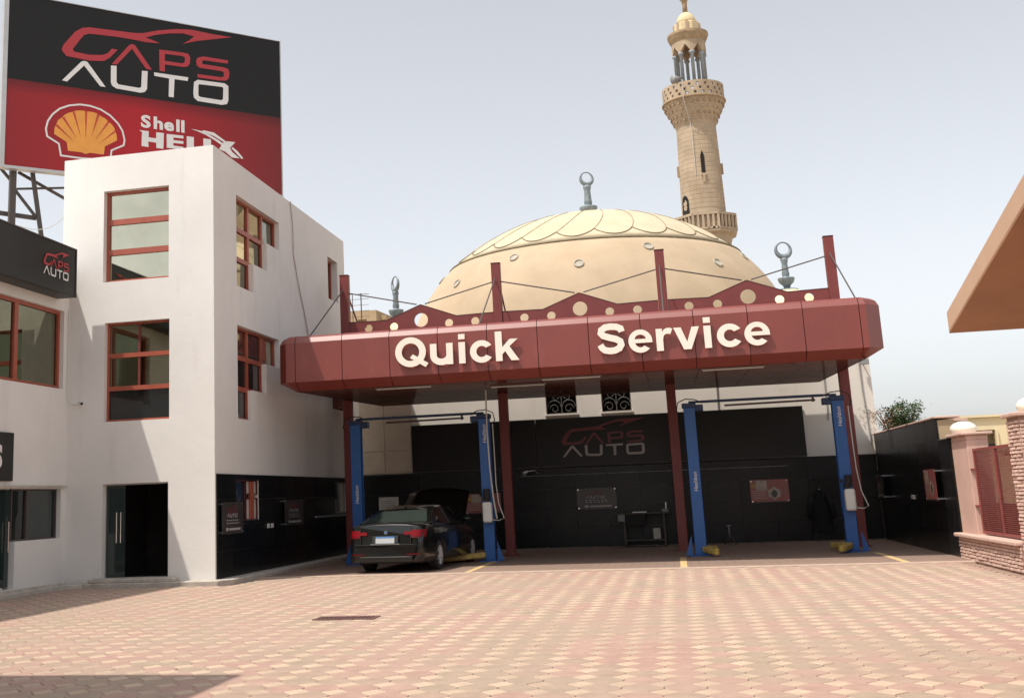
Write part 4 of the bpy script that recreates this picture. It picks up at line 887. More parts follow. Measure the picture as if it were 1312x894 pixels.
# split-faced bricks, each with its own depth
b = B()
def bricks(T, u0, u1, v0, v1, rh=.0615, bl=.235):
    nr = int((v1 - v0) / rh)
    for j in range(nr):
        u = u0 - (bl / 2 if j % 2 else 0)
        while u < u1:
            a, c_ = max(u, u0) + .004, min(u + bl, u1) - .004; u += bl * random.uniform(.85, 1.15)
            if c_ - a < .03: continue
            z0 = v0 + j * rh + .004; z1 = z0 + rh - .011; d = random.uniform(.018, .040); d2 = random.uniform(.018, .042); i = .006
            P = [T @ Vector(p) for p in ((a, z0, .001), (c_, z0, .001), (c_, z1, .001), (a, z1, .001), (a + i, z0 + i, d), (c_ - i, z0 + i, d2), (c_ - i, z1 - i, d2 * random.uniform(.6, 1)), (a + i, z1 - i, d * random.uniform(.6, 1)))]
            b.add(P, [(4, 5, 6, 7), (0, 1, 5, 4), (1, 2, 6, 5), (2, 3, 7, 6), (3, 0, 4, 7)])
bricks(frame_T((5.58, 0, 0), (0, -1, 0), (0, 0, 1)), -26.71, -22.22, 0, .44)
bricks(frame_T((5.62, 0, 0), (0, -1, 0), (0, 0, 1)), -22.19, -21.48, 0, 2.58)
bricks(frame_T((0, 21.48, 0), (1, 0, 0), (0, 0, 1)), 5.62, 6.31, 0, 2.58)
stuff(b.make('split_bricks', M['brick'], bk))
# maroon slatted screen between the piers
sc_ = B(); y0, y1, z0, z1 = 22.30, 25.34, .54, 2.16
sc_.box(5.72, 5.78, y0, y1, z1 - .05, z1); sc_.box(5.72, 5.78, y0, y1, z0, z0 + .05); sc_.box(5.72, 5.78, y0, y0 + .05, z0 + .05, z1 - .05); sc_.box(5.72, 5.78, y1 - .05, y1, z0 + .05, z1 - .05); sc_.box(5.715, 5.785, 23.75, 23.80, z0 + .05, z1 - .05)
fr = sc_.make('screen_frame', M['lattice'], bk)
b = B(); k = 0
z = z0 + .055
while z < z1 - .07: b.bar((5.748, y0 + .05, z), (5.748, y1 - .05, z), .030, .012); z += .036
y = y0 + .09
while y < y1 - .06: b.bar((5.762, y, z0 + .05), (5.762, y, z1 - .05), .008, .012, up=(0, 1, 0)); y += .055
stuff(b.make('slats', M['lattice'], fr))
for z in (1.05, 1.75):
    b = B(); b.box(5.66, 5.74, 25.36, 25.42, z, z + .03); b.make('hinge', M['lattice'], bk)
b = B(); b.box(6.05, 6.08, 22.3, 25.4, .5, 1.1); b.make('planter_edge', M['cream'], bk)
# opal globes on both piers
for (x, y, z, s, lb_) in ((5.86, 26.45, 2.49, .78, 'flattened opal globe lamp on the plaster pier next to the black wall'), (5.97, 21.85, 2.65, .78, 'flattened opal globe lamp on the brick pillar at the right edge')):
    g = thing('globe_lamp', (x, y, z), lb_, 'lamp', 'globe lamps on the boundary piers')
    b = B(); b.lathe((x, y), [(.13, z), (.13, z + .03), (.09, z + .06), (.09, z + .09)], 16); b.make('collar', M['dark_steel'], g)
    b = B(); b.smooth = True; b.lathe((x, y), [(.33 * s * cos(RAD(t)) + .0, z + .105 + .2 * s * sin(RAD(t))) for t in range(-66, 91, 12)], 28); b.make('globe', M['globe'], g)

# ================================================================ TILED ROOF OF THE GATE LODGE, top right
gl = thing('gate_lodge', (6, 10, 0), 'gate lodge at the right edge with sloping tiled roof and brown soffit', 'building')
b = B(); b.box(4.25, 9.5, 6.5, 13.2, 0, 3.4); b.make('wall', M['pink_plaster'], gl)
X0, X1, YE, YRD, zE, sl = 3.09, 9.9, 14.0, 7.6, 3.18, .2045
zr = zE + (YE - YRD) * sl
def slab(y0, z0, y1, z1, t):
    P = [(x, y, z) for z_off in (0, t) for (y, z) in ((y0, z0 + z_off), (y1, z1 + z_off)) for x in (X0, X1)]
    return [P[0], P[1], P[3], P[2], P[4], P[5], P[7], P[6]]
F6 = [(0, 3, 2, 1), (4, 5, 6, 7), (0, 1, 5, 4), (1, 2, 6, 5), (2, 3, 7, 6), (3, 0, 4, 7)]
b = B(); b.add(slab(YE, zE, YRD, zr, .03), F6); b.add(slab(YRD - .01, zr, 1.2, zE, .03), F6); b.make('soffit', M['roof_soffit'], gl)
b = B(); P = slab(YE, zE + .031, YRD, zr + .031, .20); b.add([(p[0] + (.02 if i in (1, 2, 5, 6) else 0), p[1], p[2]) for i, p in enumerate(P)], F6); b.add(slab(YRD - .01, zr + .031, 1.2, zE + .031, .2), F6)
b.make('roof_deck', M['roof_fascia'], gl)
y = YE + .04; k = 0
while y > YRD:       # clay tiles stepping up the slope, edge rolls visible against the sky
    z = zE + .235 + (YE - y) * sl; b = B(); b.smooth = True
    for r_ in range(3):
        x = X0 + .06 + r_ * .28
        b.tube([(x, y + .03, z - .012), (x, y - .40, z + .40 * sl - .03)], [.040, .030], 10)
    b.make('roof_tile', M['roof_tile'] if k % 3 else M['roof_fascia'], gl); y -= .36; k += 1
b = B(); b.add([(X0 + .9, YE, zE + .24), (X1, YE, zE + .24), (X1, YRD, zr + .24), (X0 + .9, YRD, zr + .24)], [(0, 1, 2, 3)]); b.make('roof_tiles', M['roof_tile'], gl)

# ================================================================ NEIGHBOURS
nb = thing('cream_house', (12, 47, 0), 'pale cream house with a balcony opening behind the lattice wall', 'house')
b = B(); T = frame_T((0, 45, 0), (1, 0, 0), (0, 0, 1)); wall_with_holes(b, T, 9.9, 18, 0, 3.65, [(10.35, 10.98, 2.55, 3.22)], .3); b.box(9.9, 10.2, 45.001, 52, 0, 3.65); b.make('wall', M['cream'], nb)
b = B(); b.box(9.80, 18.1, 44.9, 52, 3.66, 3.74); b.make('parapet', M['cream'], nb)
b = B(); b.box(10.25, 13.0, 45.8, 45.9, 2.2, 3.64); b.make('room', M['cream'], nb)
b = B(); b.box(10.42, 10.94, 45.05, 45.1, 2.56, 2.74); b.make('window_dark_strip', M['slit'], nb)  # near-black strip across the bottom of the opening
b = B(); b.box(10.62, 10.66, 45.1, 45.14, 2.55, 3.22); b.box(10.28, 10.34, 44.93, 45.0, 2.5, 3.24); b.box(10.99, 11.05, 44.93, 45.0, 2.5, 3.24); b.make('window_frame', M['cream'], nb)
b = B(); b.smooth = True; b.lathe((11.9, 44.3), [(.9 * cos(RAD(t)), 2.3 + .6 * sin(RAD(t))) for t in range(0, 91, 15)], 20); b.make('awning', M['tan_house'], nb)
sh_ = thing('sandstone_shed', (8.2, 41, 0), 'sandstone coloured shed with flat capping behind the black side wall', 'shed')
b = B(); b.box(7.9, 8.9, 40, 43, 0, 3.36); b.make('wall', M['tan_house'], sh_)
b = B(); b.box(7.78, 9.0, 39.9, 43.1, 3.361, 3.44); b.box(8.62, 8.85, 40.2, 40.5, 3.441, 3.52); b.make('capping', M['coping'], sh_)
th_ = thing('tan_apartment_block', (-11, 52, 0), 'tan rendered apartment block seen between the tower and the dome', 'building')
b = B(); T = frame_T((0, 50, 0), (1, 0, 0), (0, 0, 1)); wall_with_holes(b, T, -16, -12.35, 0, 9.88, [(-13.2, -12.8, 9.1, 9.5)], .3); b.add([(-12.35, 50, 0), (-11.6, 54, 0), (-11.6, 54, 9.7), (-12.35, 50, 9.88)], [(0, 1, 2, 3)])
b.box(-16, -12.0, 50.4, 54, 9.5, 9.7); b.make('wall', M['tan_house'], th_)
b = B(); b.box(-12.30, -12.22, 50.8, 51.4, 9.0, 9.45); b.make('window', M['hole'], th_)
rl_ = thing('roof_railing', (-10, 38, 8), 'thin steel roof railing beyond the tower above the canopy end', 'railing')
b = B(); b.cyl((-10.9, 38, 8.52), (-9.62, 38, 8.46), .012, n=6)
for z in (7.7, 7.9, 8.1, 8.3): b.cyl((-10.9, 38, z), (-9.62, 38, z), .008, n=6)
b.make('rail', M['dark_steel'], rl_)
for x in (-10.5, -10.2, -9.9): b = B(); b.cyl((x, 38, 6.4), (x, 38, 8.5), .014 if x != -9.9 else .02, n=6); b.make('post', M['dark_steel'], rl_)
b = B(); b.box(-11.0, -10.6, 37.9, 39, 0, 6.4); b.box(-11.0, -9.6, 37.9, 39, 6.35, 6.45); b.make('deck', M['plaster'], rl_)
# tree beyond the side wall
def tree(loc, h, spread, label, n, seed):
    rnd = random.Random(seed); x, y = loc
    t = thing('garden_tree', (x, y, 0), label, 'tree')
    b = B(); b.smooth = True; top = h * .62
    b.tube([(x, y, 0), (x + .05, y, top * .4), (x - .03, y + .03, top * .8), (x, y, top)], [.12, .10, .08, .06], 8); tr = b.make('trunk', M['bark'], t)
    tips = []
    for k in range(9):
        a = rnd.uniform(0, 2 * pi); l_ = rnd.uniform(.5, 1) * spread; z1 = rnd.uniform(h * .72, h * .97); m_ = (x + cos(a) * l_ * .4, y + sin(a) * l_ * .4, top + (z1 - top) * .55); e = (x + cos(a) * l_ * .75, y + sin(a) * l_ * .75, z1)
        b = B(); b.tube([(x, y, top * rnd.uniform(.75, 1)), m_, e], [.05, .03, .012], 6); b.make('limb', M['bark'], tr); tips += [Vector(m_), Vector(e), Vector(m_).lerp(Vector(e), .5)]
    b = B()
    for k in range(n):
        c_ = rnd.choice(tips) + Vector((rnd.gauss(0, .16), rnd.gauss(0, .16), rnd.gauss(0, .14))) * spread
        d = Vector((rnd.uniform(-1, 1), rnd.uniform(-1, 1), rnd.uniform(-.6, .8))).normalized(); u = d.cross(Vector((rnd.uniform(-1, 1), rnd.uniform(-1, 1), 1))).normalized(); s = rnd.uniform(.05, .10)
        b.cur = 0 if rnd.random() < .65 else 1
        b.add([c_, c_ + d * s * .5 + u * s * .3, c_ + d * s, c_ + d * s * .5 - u * s * .3], [(0, 1, 2, 3)])
    b.make('crown', [M['leaf'], M['leaf_light']], t); return t
tree((6.95, 39.2), 4.0, .72, 'small leafy green tree growing beyond the black side wall', 6500, 5)
# a dry flowering creeper hanging at the corner of the mosque
cr = thing('flowering_creeper', (6.0, 36.6, 2.9), 'dry pale flowering creeper at the right corner of the mosque wall', 'plant')
b = B(); rnd = random.Random(3); stems = []
for k in range(6):
    a = rnd.uniform(-1, 1); pts = [(6.1, 36.7, 2.6), (6.05 + a * .1, 36.5, 3.2), (5.95 + a * .3, 36.3, 3.55), (5.85 + a * .45, 36.1, 3.5 + rnd.uniform(-.2, .1))]; b.tube(pts, [.02, .015, .01, .005], 5); stems += pts[1:]
b.make('stem', M['bark'], cr)
b = B()
for k in range(420):
    c_ = Vector(rnd.choice(stems)) + Vector((rnd.gauss(0, .12), rnd.gauss(0, .1), rnd.gauss(0, .09))); d = Vector((rnd.uniform(-1, 1), rnd.uniform(-1, 1), rnd.uniform(-1, 1))).normalized(); u = d.cross(Vector((0, .3, 1))).normalized(); s = rnd.uniform(.03, .06)
    b.cur = 0 if rnd.random() < .6 else 1
    b.add([c_, c_ + d * s * .5 + u * s * .35, c_ + d * s, c_ + d * s * .5 - u * s * .35], [(0, 1, 2, 3)])
b.make('blossom', [M['flower'], M['leaf']], cr)
# ================================================================ TWO-POST LIFTS
def lift(x0, x1, y, label):
    L = thing('two_post_lift', ((x0 + x1) / 2, y, 0), label, 'car lift', 'blue two post lifts')
    for side, x in ((-1, x0), (1, x1)):
        b = B(); w, d = .135, .13         # folded C section open towards the car
        s = -side
        b.box(x - w, x + w, y - d, y - d + .03, .03, 3.55); b.box(x - w, x + w, y + d - .03, y + d, .03, 3.55); b.box(x + side * (w - .03) if side > 0 else x - w, x + w if side > 0 else x - w + .03, y - d + .031, y + d - .031, .03, 3.55)
        b.box(x + s * w - (.0 if s < 0 else .05), x + s * w + (.05 if s < 0 else .0), y - d + .031, y - d + .06, .03, 3.55); 
        p = b.make('post', M['lift_blue'], L, bevel=.008)
        b = B(); b.box(x - .26, x + .26, y - .24, y + .24, .005, .03); b.add([(x + side * .20, y - .16, .03), (x + side * .36, y - .16, .03), (x + side * .20, y - .16, .50), (x + side * .20, y - .13, .03), (x + side * .36, y - .13, .03), (x + side * .20, y - .13, .50)], [(0, 1, 2), (5, 4, 3), (0, 3, 4, 1), (1, 4, 5, 2), (2, 5, 3, 0)]); b.make('base_plate', M['lift_blue'], p)
        b = B(); b.box(x - .15, x + .15, y - .10, y + .10, .3, .85); b.make('carriage', M['lift_navy'], L, bevel=.01)
        b = B(); b.box(x - .17, x + .17, y - .16, y + .16, 3.55, 3.66); b.box(x + s * .02, x + s * .34, y - .12, y + .12, 3.46, 3.62); b.make('head', M['lift_navy'], p, bevel=.01)
        b = B(); b.tube([(x + s * .30, y - .16, 3.66), (x + s * .15, y - .18, 3.74), (x - s * .08, y - .19, 3.76), (x - s * .26, y - .18, 3.68), (x - s * .30, y - .17, 3.50), (x - s * .27, y - .17, 3.40)], .014, 6); b.make('hose', M['rubber'], L)
        # lettering runs up each post: low on the left one, high on the right one
        T = frame_T((x + .05, y - d - .004, 1.52 if side < 0 else 2.92), (0, 0, 1), (-1, 0, 0))
        text('lettering', 'Heshbon', T, .13, .003, M['sign_white'], p, offset=.001, shear=.2)
        # swing arms folded along the floor, yellow with a pad
        for dy in (-1, 1):
            rch = 1.15 if (dy < 0 and x0 < -5 and side > 0) else .34
            b = B(); e = (x + s * rch, y + dy * (.50 if rch > 1 else .72), .11); b.bar((x + s * .10, y + dy * .20, .17), e, .19, .14); a = b.make('arm', M['yellow'], L, bevel=.03)
            b = B(); b.cyl((e[0], e[1], .05), (e[0], e[1], .20), .07, n=12); b.make('pad', M['yellow'], a, bevel=.01)
    b = B(); b.box(x0 + .30, x1 - .30, y - .06, y + .06, 3.66, 3.72); b.box(x0 + .0, x0 + .299, y - .05, y + .05, 3.665, 3.715); b.box(x1 - .299, x1 - .0, y - .05, y + .05, 3.665, 3.715); b.make('crossbeam', M['lift_navy'], L)
    b = B(); b.cyl((x0 + .85, y - .15, 3.56), (x1 - .5, y - .15, 3.58), .024, n=8); b.bar((x1 - .55, y - .12, 3.54), (x1 - .55, y - .12, 3.66), .05); b.make('cut_off_bar', M['dark_steel'], L)
    # power unit: motor, valve block and white oil tank on the right post
    b = B(); b.cyl((x1 + .02, y - .33, 1.55), (x1 + .02, y - .33, 1.78), .085, n=14); b.box(x1 - .09, x1 + .09, y - .38, y - .17, 1.48, 1.56); b.box(x1 - .16, x1 - .10, y - .34, y - .26, 1.60, 1.68); pu = b.make('motor', M['rubber'], L, bevel=.006)
    b = B(); b.box(x1 - .10, x1 + .14, y - .42, y - .19, .95, 1.46); b.make('oil_tank', M['white_plastic'], L, bevel=.06, seg=3)
    b = B(); b.cyl((x1 + .02, y - .30, 1.46), (x1 + .02, y - .30, 1.50), .03, n=8); b.make('filler_cap', M['dark_steel'], L)
    b = B(); b.tube([(x1 + .23, y - .1, 3.40), (x1 + .24, y - .12, 2.6), (x1 + .25, y - .18, 1.9), (x1 + .30, y - .22, 1.4), (x1 + .42, y - .24, 1.05), (x1 + .30, y - .3, 1.0), (x1 + .14, y - .3, 1.02)], .014, 6); b.make('hose', M['hose'], L)
    return L
lift(-8.06, -4.66, 30.0, 'blue two post car lift standing over the black car')
lift(.46, 3.93, 30.1, 'empty blue two post car lift with worn yellow arms in the right bay')
t = B(); t.tube([(-4.5, 29.5, 4.23), (-4.52, 29.5, 3.2), (-4.5, 29.52, 2.3), (-4.46, 29.55, 1.6), (-4.40, 29.6, 1.05)], .020, 6)
tag(t.make('air_hose', M['hose']), 'pale air hose hanging from the canopy beside the car lift post', 'hose')

# ================================================================ BLACK SALOON CAR, seen from behind, bonnet raised
def build_car():
    car = thing('black_saloon_car', (-6.40, 26.15, 0), 'black saloon car parked under the left lift with its bonnet raised', 'car')
    H = 72; L = 4.90; ys = [L * k / H for k in range(H + 1)]
    def lerp(tab, y):
        for (a, va), (c, vc) in zip(tab, tab[1:]):
            if y <= c: t = (y - a) / (c - a); t = t * t * (3 - 2 * t) if 0 <= t <= 1 else 0; return va + (vc - va) * t
        return tab[-1][1]
    wid = [(0, .76), (.06, .86), (.25, .905), (.8, .93), (2.4, .935), (4.0, .92), (4.6, .86), (4.82, .72), (4.9, .60)]
    bel = [(0, .98), (.35, 1.00), (1.2, .98), (2.5, .95), (3.6, .93), (4.4, .82), (4.75, .70), (4.9, .58)]       # shoulder line
    dck = [(0, 1.04), (.10, 1.075), (.55, 1.085), (1.1, 1.06), (2.5, 1.02), (3.55, 1.00), (4.3, .90), (4.7, .78), (4.9, .62)]
    AX = (1.13, 4.10); AR = .365; AZ = .33
    def sill(y):
        z = .22 if .12 < y < 4.8 else .25
        for a in AX:
            if abs(y - a) < AR: z = max(z, AZ + math.sqrt(AR * AR - (y - a) ** 2))
        return z
    # more stations round the wheel arches
    for a in AX: ys += [a + AR * cos(RAD(t)) for t in range(0, 181, 12)]
    ys = sorted(set(round(y, 4) for y in ys))
    b = B(); b.smooth = True; ring = []
    for y in ys:
        w, zb, zs, zd = lerp(wid, y), sill(y), lerp(bel, y), lerp(dck, y)
        lean = lambda z: (-.10 * max(0, 1 - abs(z - .55) / .55) * max(0, 1 - y / .25) + .10 * max(0, z - .75) * max(0, 1 - y / .5))
        half = [(w * .80, zb), (w * .975, zb), (w, max(zb + .01, .45)), (w * 1.0, max(zb + .02, .62)), (w * .985, max(zb + .03, .80)), (w * .965, zs), (w * .90, zs + (zd - zs) * .55), (w * .62, zd), (w * .25, zd + .012)]
        half = [(x, z) for x, z in half]
        ring.append([(x, y + lean(z), z) for x, z in half] + [(0, y + lean(zd), zd + .015)] + [(-x, y + lean(z), z) for x, z in half[::-1]])
    n = len(ring[0]); vs = [v for r_ in ring for v in r_]; fs = []
    for i in range(len(ring) - 1):
        for k in range(n - 1): fs.append((i * n + k, i * n + k + 1, (i + 1) * n + k + 1, (i + 1) * n + k))
    b.add(vs, fs); b.smooth = False
    b.f += [tuple(range(n))[::-1], tuple(range((len(ring) - 1) * n, len(ring) * n))]; b.mi += [0, 0]; b.sm += [False, False]
    def local(o):
        o.matrix_parent_inverse = Matrix.Identity(4); return o
    mk = lambda bb, nm, m, p=None, **k: bb.make(nm, m, p or car, keep=False, **k)
    body = mk(b, 'body', M['car_paint'])
    # greenhouse: roof skin and pillars as a cage, glass between
    st = [(.78, .74, 1.07), (1.45, .62, 1.385), (1.9, .60, 1.44), (2.5, .60, 1.455), (2.95, .60, 1.42), (3.55, .72, 1.03)]
    b = B(); b.smooth = True; R_ = []
    fine = [1.42 + (2.98 - 1.42) * k / 12 for k in range(13)]
    rz = [(1.42, 1.372), (1.9, 1.44), (2.4, 1.458), (2.98, 1.405)]; rw = [(1.42, .60), (2.2, .62), (2.98, .60)]
    for y in fine: w, z = lerp(rw, y), lerp(rz, y); R_.append([(w, y, z - .045), (w * .93, y, z - .012), (w * .5, y, z + .006), (0, y, z + .010), (-w * .5, y, z + .006), (-w * .93, y, z - .012), (-w, y, z - .045)])
    n = 7; b.add([v for r_ in R_ for v in r_], [(i * n + k, i * n + k + 1, (i + 1) * n + k + 1, (i + 1) * n + k) for i in range(len(R_) - 1) for k in range(n - 1)]); mk(b, 'roof', M['car_paint'])
    for s in (-1, 1):
        b = B()        # pillars
        b.bar((s * .815, .70, 1.05), (s * .595, 1.46, 1.345), .13, .05); mk(b, 'pillar', M['car_paint'], bevel=.006); b = B(); b.bar((s * .60, 2.95, 1.37), (s * .79, 3.62, 1.00), .06, .05); mk(b, 'pillar', M['car_paint'], bevel=.006); b = B(); b.bar((s * .85, 2.28, 1.0), (s * .615, 2.28, 1.41), .04, .09, up=(0, 1, 0))
        mk(b, 'pillar', M['car_paint'], bevel=.006)
        b = B(); b.add([(s * .84, .68, 1.04), (s * .60, 1.44, 1.355), (s * .625, 1.75, 1.385), (s * .845, 1.20, 1.02)], [(0, 1, 2, 3)]); mk(b, 'quarter_panel', M['car_paint'])
        b = B(); b.add([(s * .835, 1.16, 1.03), (s * .608, 1.72, 1.375), (s * .612, 2.25, 1.40), (s * .842, 2.25, 1.02)], [(0, 1, 2, 3)]); b.add([(s * .84, 2.31, 1.02), (s * .612, 2.31, 1.40), (s * .605, 2.90, 1.37), (s * .80, 3.45, 1.02)], [(0, 1, 2, 3)]); mk(b, 'side_window', M['car_glass_dark'])
        b = B(); b.tube([(s * .86, 1.0, 1.035), (s * .862, 2.3, 1.015), (s * .83, 3.5, 1.02)], .009, 5); mk(b, 'window_trim', M['chrome'])
        for y in (1.95, 3.0): b = B(); b.bar((s * .935, y - .10, .86), (s * .935, y + .10, .86), .03, .035); mk(b, 'door_handle', M['car_paint'], bevel=.008)
        for y in (1.52, 2.30, 3.36): b = B(); b.bar((s * .938, y, .30), (s * .925, y, .93), .006, .008, up=(0, 1, 0)); mk(b, 'door_gap', M['car_trim'])
        b = B(); b.smooth = True; b.lathe((0, 0), [(.001, -.07), (.05, -.06), (.085, 0), (.05, .06), (.001, .075)], 12); b.v = [(s * 1.0 + v[2] * 1.5, 3.28 + v[0], 1.08 + v[1] * .8) for v in b.v]; mk(b, 'mirror', M['car_paint'])
        b = B(); b.add([(s * .935, .35, .78), (s * .945, 1.0, .80), (s * .945, 3.9, .76), (s * .93, 4.2, .74), (s * .95, 2.5, .775)], [(0, 1, 4), (1, 2, 4), (2, 3, 4)]); 
    b = B(); b.add([(-.73, .74, 1.095), (.73, .74, 1.095), (.575, 1.44, 1.362), (-.575, 1.44, 1.362)], [(0, 1, 2, 3)]); b.add([(-.78, .70, 1.085), (.78, .70, 1.085), (.60, 1.48, 1.36), (-.60, 1.48, 1.36)], [(0, 1, 2, 3)]); b.v[4:] = [(x, y + .01, z - .012) for x, y, z in b.v[4:]]; b.mi[0] = 0; b.mi[1] = 1
    mk(b, 'rear_window', [M['car_glass'], M['car_trim']])
    b = B(); b.add([(-.78, 3.60, 1.03), (.78, 3.60, 1.03), (.59, 2.97, 1.40), (-.59, 2.97, 1.40)], [(0, 1, 2, 3)]); mk(b, 'windscreen', M['car_glass_dark'])
    b = B(); b.add([(-.03, 1.52, 1.39), (.03, 1.52, 1.39), (0, 1.62, 1.40), (0, 1.50, 1.45)], [(0, 1, 3), (1, 2, 3), (2, 0, 3)]); mk(b, 'aerial', M['car_paint'])
    # bonnet hinged at the windscreen, open engine bay under it
    b = B(); b.smooth = True; T = Matrix.Translation((0, 3.52, 1.03)) @ Matrix.Rotation(RAD(41), 4, 'X'); G_ = []
    for i in range(7):
        y = 1.28 * i / 6; w = .86 - .08 * (i / 6) ** 2; bow = -.07 * (i / 6) ** 2
        G_.append([T @ Vector((w * q, y - (.10 * q * q if i == 6 else 0), bow + .05 * (1 - q * q))) for q in (-1, -.66, -.33, 0, .33, .66, 1)])
    b.add([v for r_ in G_ for v in r_] + [v - Vector((0, 0, .035)) for r_ in G_ for v in r_], [(i * 7 + k, i * 7 + k + 1, i * 7 + k + 8, i * 7 + k + 7) for i in range(6) for k in range(6)] + [(49 + i * 7 + k + 7, 49 + i * 7 + k + 8, 49 + i * 7 + k + 1, 49 + i * 7 + k) for i in range(6) for k in range(6)] + [(42 + k, 43 + k, 92 + k, 91 + k) for k in range(6)] + [(i * 7, i * 7 + 7, 49 + i * 7 + 7, 49 + i * 7) for i in range(6)] + [(i * 7 + 6, 49 + i * 7 + 6, 49 + i * 7 + 13, i * 7 + 13) for i in range(6)])
    mk(b, 'bonnet', M['car_paint'])
    # rear: lamps wrap round the corners, boot lid lines, plate, bumper
    def rear(x0, x1, z0, z1, m, nm, off=.012, sk=0, bulge=0):
        bb = B(); N = 8; A = []
        for j in range(N + 1):
            x = x0 + (x1 - x0) * j / N; ax = abs(x); y = -.012
            w0, w1, w2 = .76, .86, .905
            if ax > .66: y += (ax - .66) ** 2 * 2.0
            if ax > .80: y += (ax - .80) * 1.25
            zc = lambda z: (-.10 * max(0, 1 - abs(z - .55) / .55) + .10 * max(0, z - .75))
            A.append([(x, y - off + zc(z0), z0), (x, y - off + zc(z1 + sk * j / N) , z1 + sk * j / N), (x, y + .04 + zc(z1), z1 + sk * j / N), (x, y + .04 + zc(z0), z0)])
        bb.add([v for r_ in A for v in r_], [(j * 4 + k, j * 4 + (k + 1) % 4, j * 4 + 4 + (k + 1) % 4, j * 4 + 4 + k) for j in range(N) for k in range(4)] + [(0, 1, 2, 3), (N * 4 + 3, N * 4 + 2, N * 4 + 1, N * 4)])
        return mk(bb, nm, m)
    for s in (-1, 1):
        tl = rear(s * .60, s * .885, .80, .935, M['tail_red'], 'tail_lamp', .022); rear(s * .44, s * .60, .83, .90, M['tail_red'], 'tail_lamp', .018); rear(s * .60, s * .885, .765, .80, M['tail_dark'], 'tail_lamp', .018)
        rear(s * .50, s * .80, .40, .425, M['tail_dark'], 'reflector', .02)
        rear(s * .585, s * .592, .62, .99, M['car_trim'], 'lid_gap', .016)
    rear(-.86, .86, .615, .63, M['car_trim'], 'lid_gap', .014); rear(-.83, .83, .588, .596, M['car_paint'], 'bumper_edge', .016)
    rear(-.34, .34, .625, .645, M['chrome'], 'boot_strip', .03); rear(-.30, .30, .66, .815, M['car_trim'], 'plate_recess', .014)
    rear(-.62, .62, .26, .36, M['car_trim'], 'diffuser', .016); rear(-.60, .60, .355, .363, M['grey_plastic'], 'bumper_edge', .022)
    pl = rear(-.22, .22, .655, .80, M['plate'], 'number_plate', .030); rear(-.22, .22, .772, .80, M['plate_blue'], 'plate_band', .034)
    b = B(); b.cyl((0, -.015, .885), (0, -.035, .885), .042, n=18); bd = mk(b, 'badge', M['chrome'])
    b = B(); b.cyl((0, -.036, .885), (0, -.039, .885), .028, n=16); mk(b, 'badge_centre', M['plate_blue'], bd)
    for k, ch in enumerate('528i'): text('letter', ch, frame_T((.28 + k * .045, -.012, .865), (1, 0, 0), (0, 0, 1)), .055, .004, M['chrome'], car, offset=.001, keep=False)
    for x in (-.60, -.50): b = B(); b.cyl((x, -.03, .285), (x, .1, .285), .038, n=12); mk(b, 'exhaust', M['chrome'])
    # wheels
    for s in (-1, 1):
        for y in AX:
            b = B(); b.smooth = True; P = [(.215, -.11), (.30, -.115), (.325, -.10), (.332, -.06), (.332, .06), (.325, .10), (.30, .115), (.215, .11)]
            n = 32; vs = []; fs = []
            for r_, d in P:
                for q in range(n): a = 2 * pi * q / n; vs.append((s * (.80 + d), y + r_ * cos(a), AZ + r_ * sin(a)))
            for i in range(len(P) - 1):
                for q in range(n): fs.append((i * n + q, i * n + (q + 1) % n, (i + 1) * n + (q + 1) % n, (i + 1) * n + q))
            b.add(vs, fs); wh = mk(b, 'wheel', M['tyre'])
            b = B(); xo = s * .905
            b.cyl((s * .74, y, AZ), (s * .76, y, AZ), .215, n=24); mk(b, 'brake_disc', M['dark_steel'], wh)
            b = B(); vs = []
            for r_, x in ((.225, xo), (.205, xo + s * .004), (.20, s * .86)):
                vs += [(x, y + r_ * cos(2 * pi * q / 28), AZ + r_ * sin(2 * pi * q / 28)) for q in range(28)]
            b.add(vs, [(i * 28 + q, i * 28 + (q + 1) % 28, (i + 1) * 28 + (q + 1) % 28, (i + 1) * 28 + q) for i in range(2) for q in range(28)])
            for q in range(10):
                a = 2 * pi * (q + (.17 if q % 2 else -.17)) / 10; b.bar((xo, y + .04 * cos(a), AZ + .04 * sin(a)), (xo, y + .21 * cos(a), AZ + .21 * sin(a)), .018, .022, up=(1, 0, 0))
            b.cyl((xo - s * .02, y, AZ), (xo + s * .01, y, AZ), .05, n=12); mk(b, 'rim', M['rim'], wh)
            b = B(); n = 20      # wheel arch liner closes the opening
            vs = [(s * x, y + .36 * cos(RAD(t)), AZ + .36 * sin(RAD(t))) for x in (.60, .90) for t in range(-20, 201, 11)]; m_ = len(vs) // 2
            b.add(vs, [(q, q + 1, m_ + q + 1, m_ + q) for q in range(m_ - 1)]); b.add([vs[q] for q in range(m_)], [tuple(range(m_))]); mk(b, 'arch_liner', M['car_trim'])
    b = B(); b.box(-.72, .72, .3, 4.6, .20, .26); mk(b, 'underbody', M['car_trim'])
    car.rotation_euler = (0, 0, RAD(-5.0)); return car
build_car()

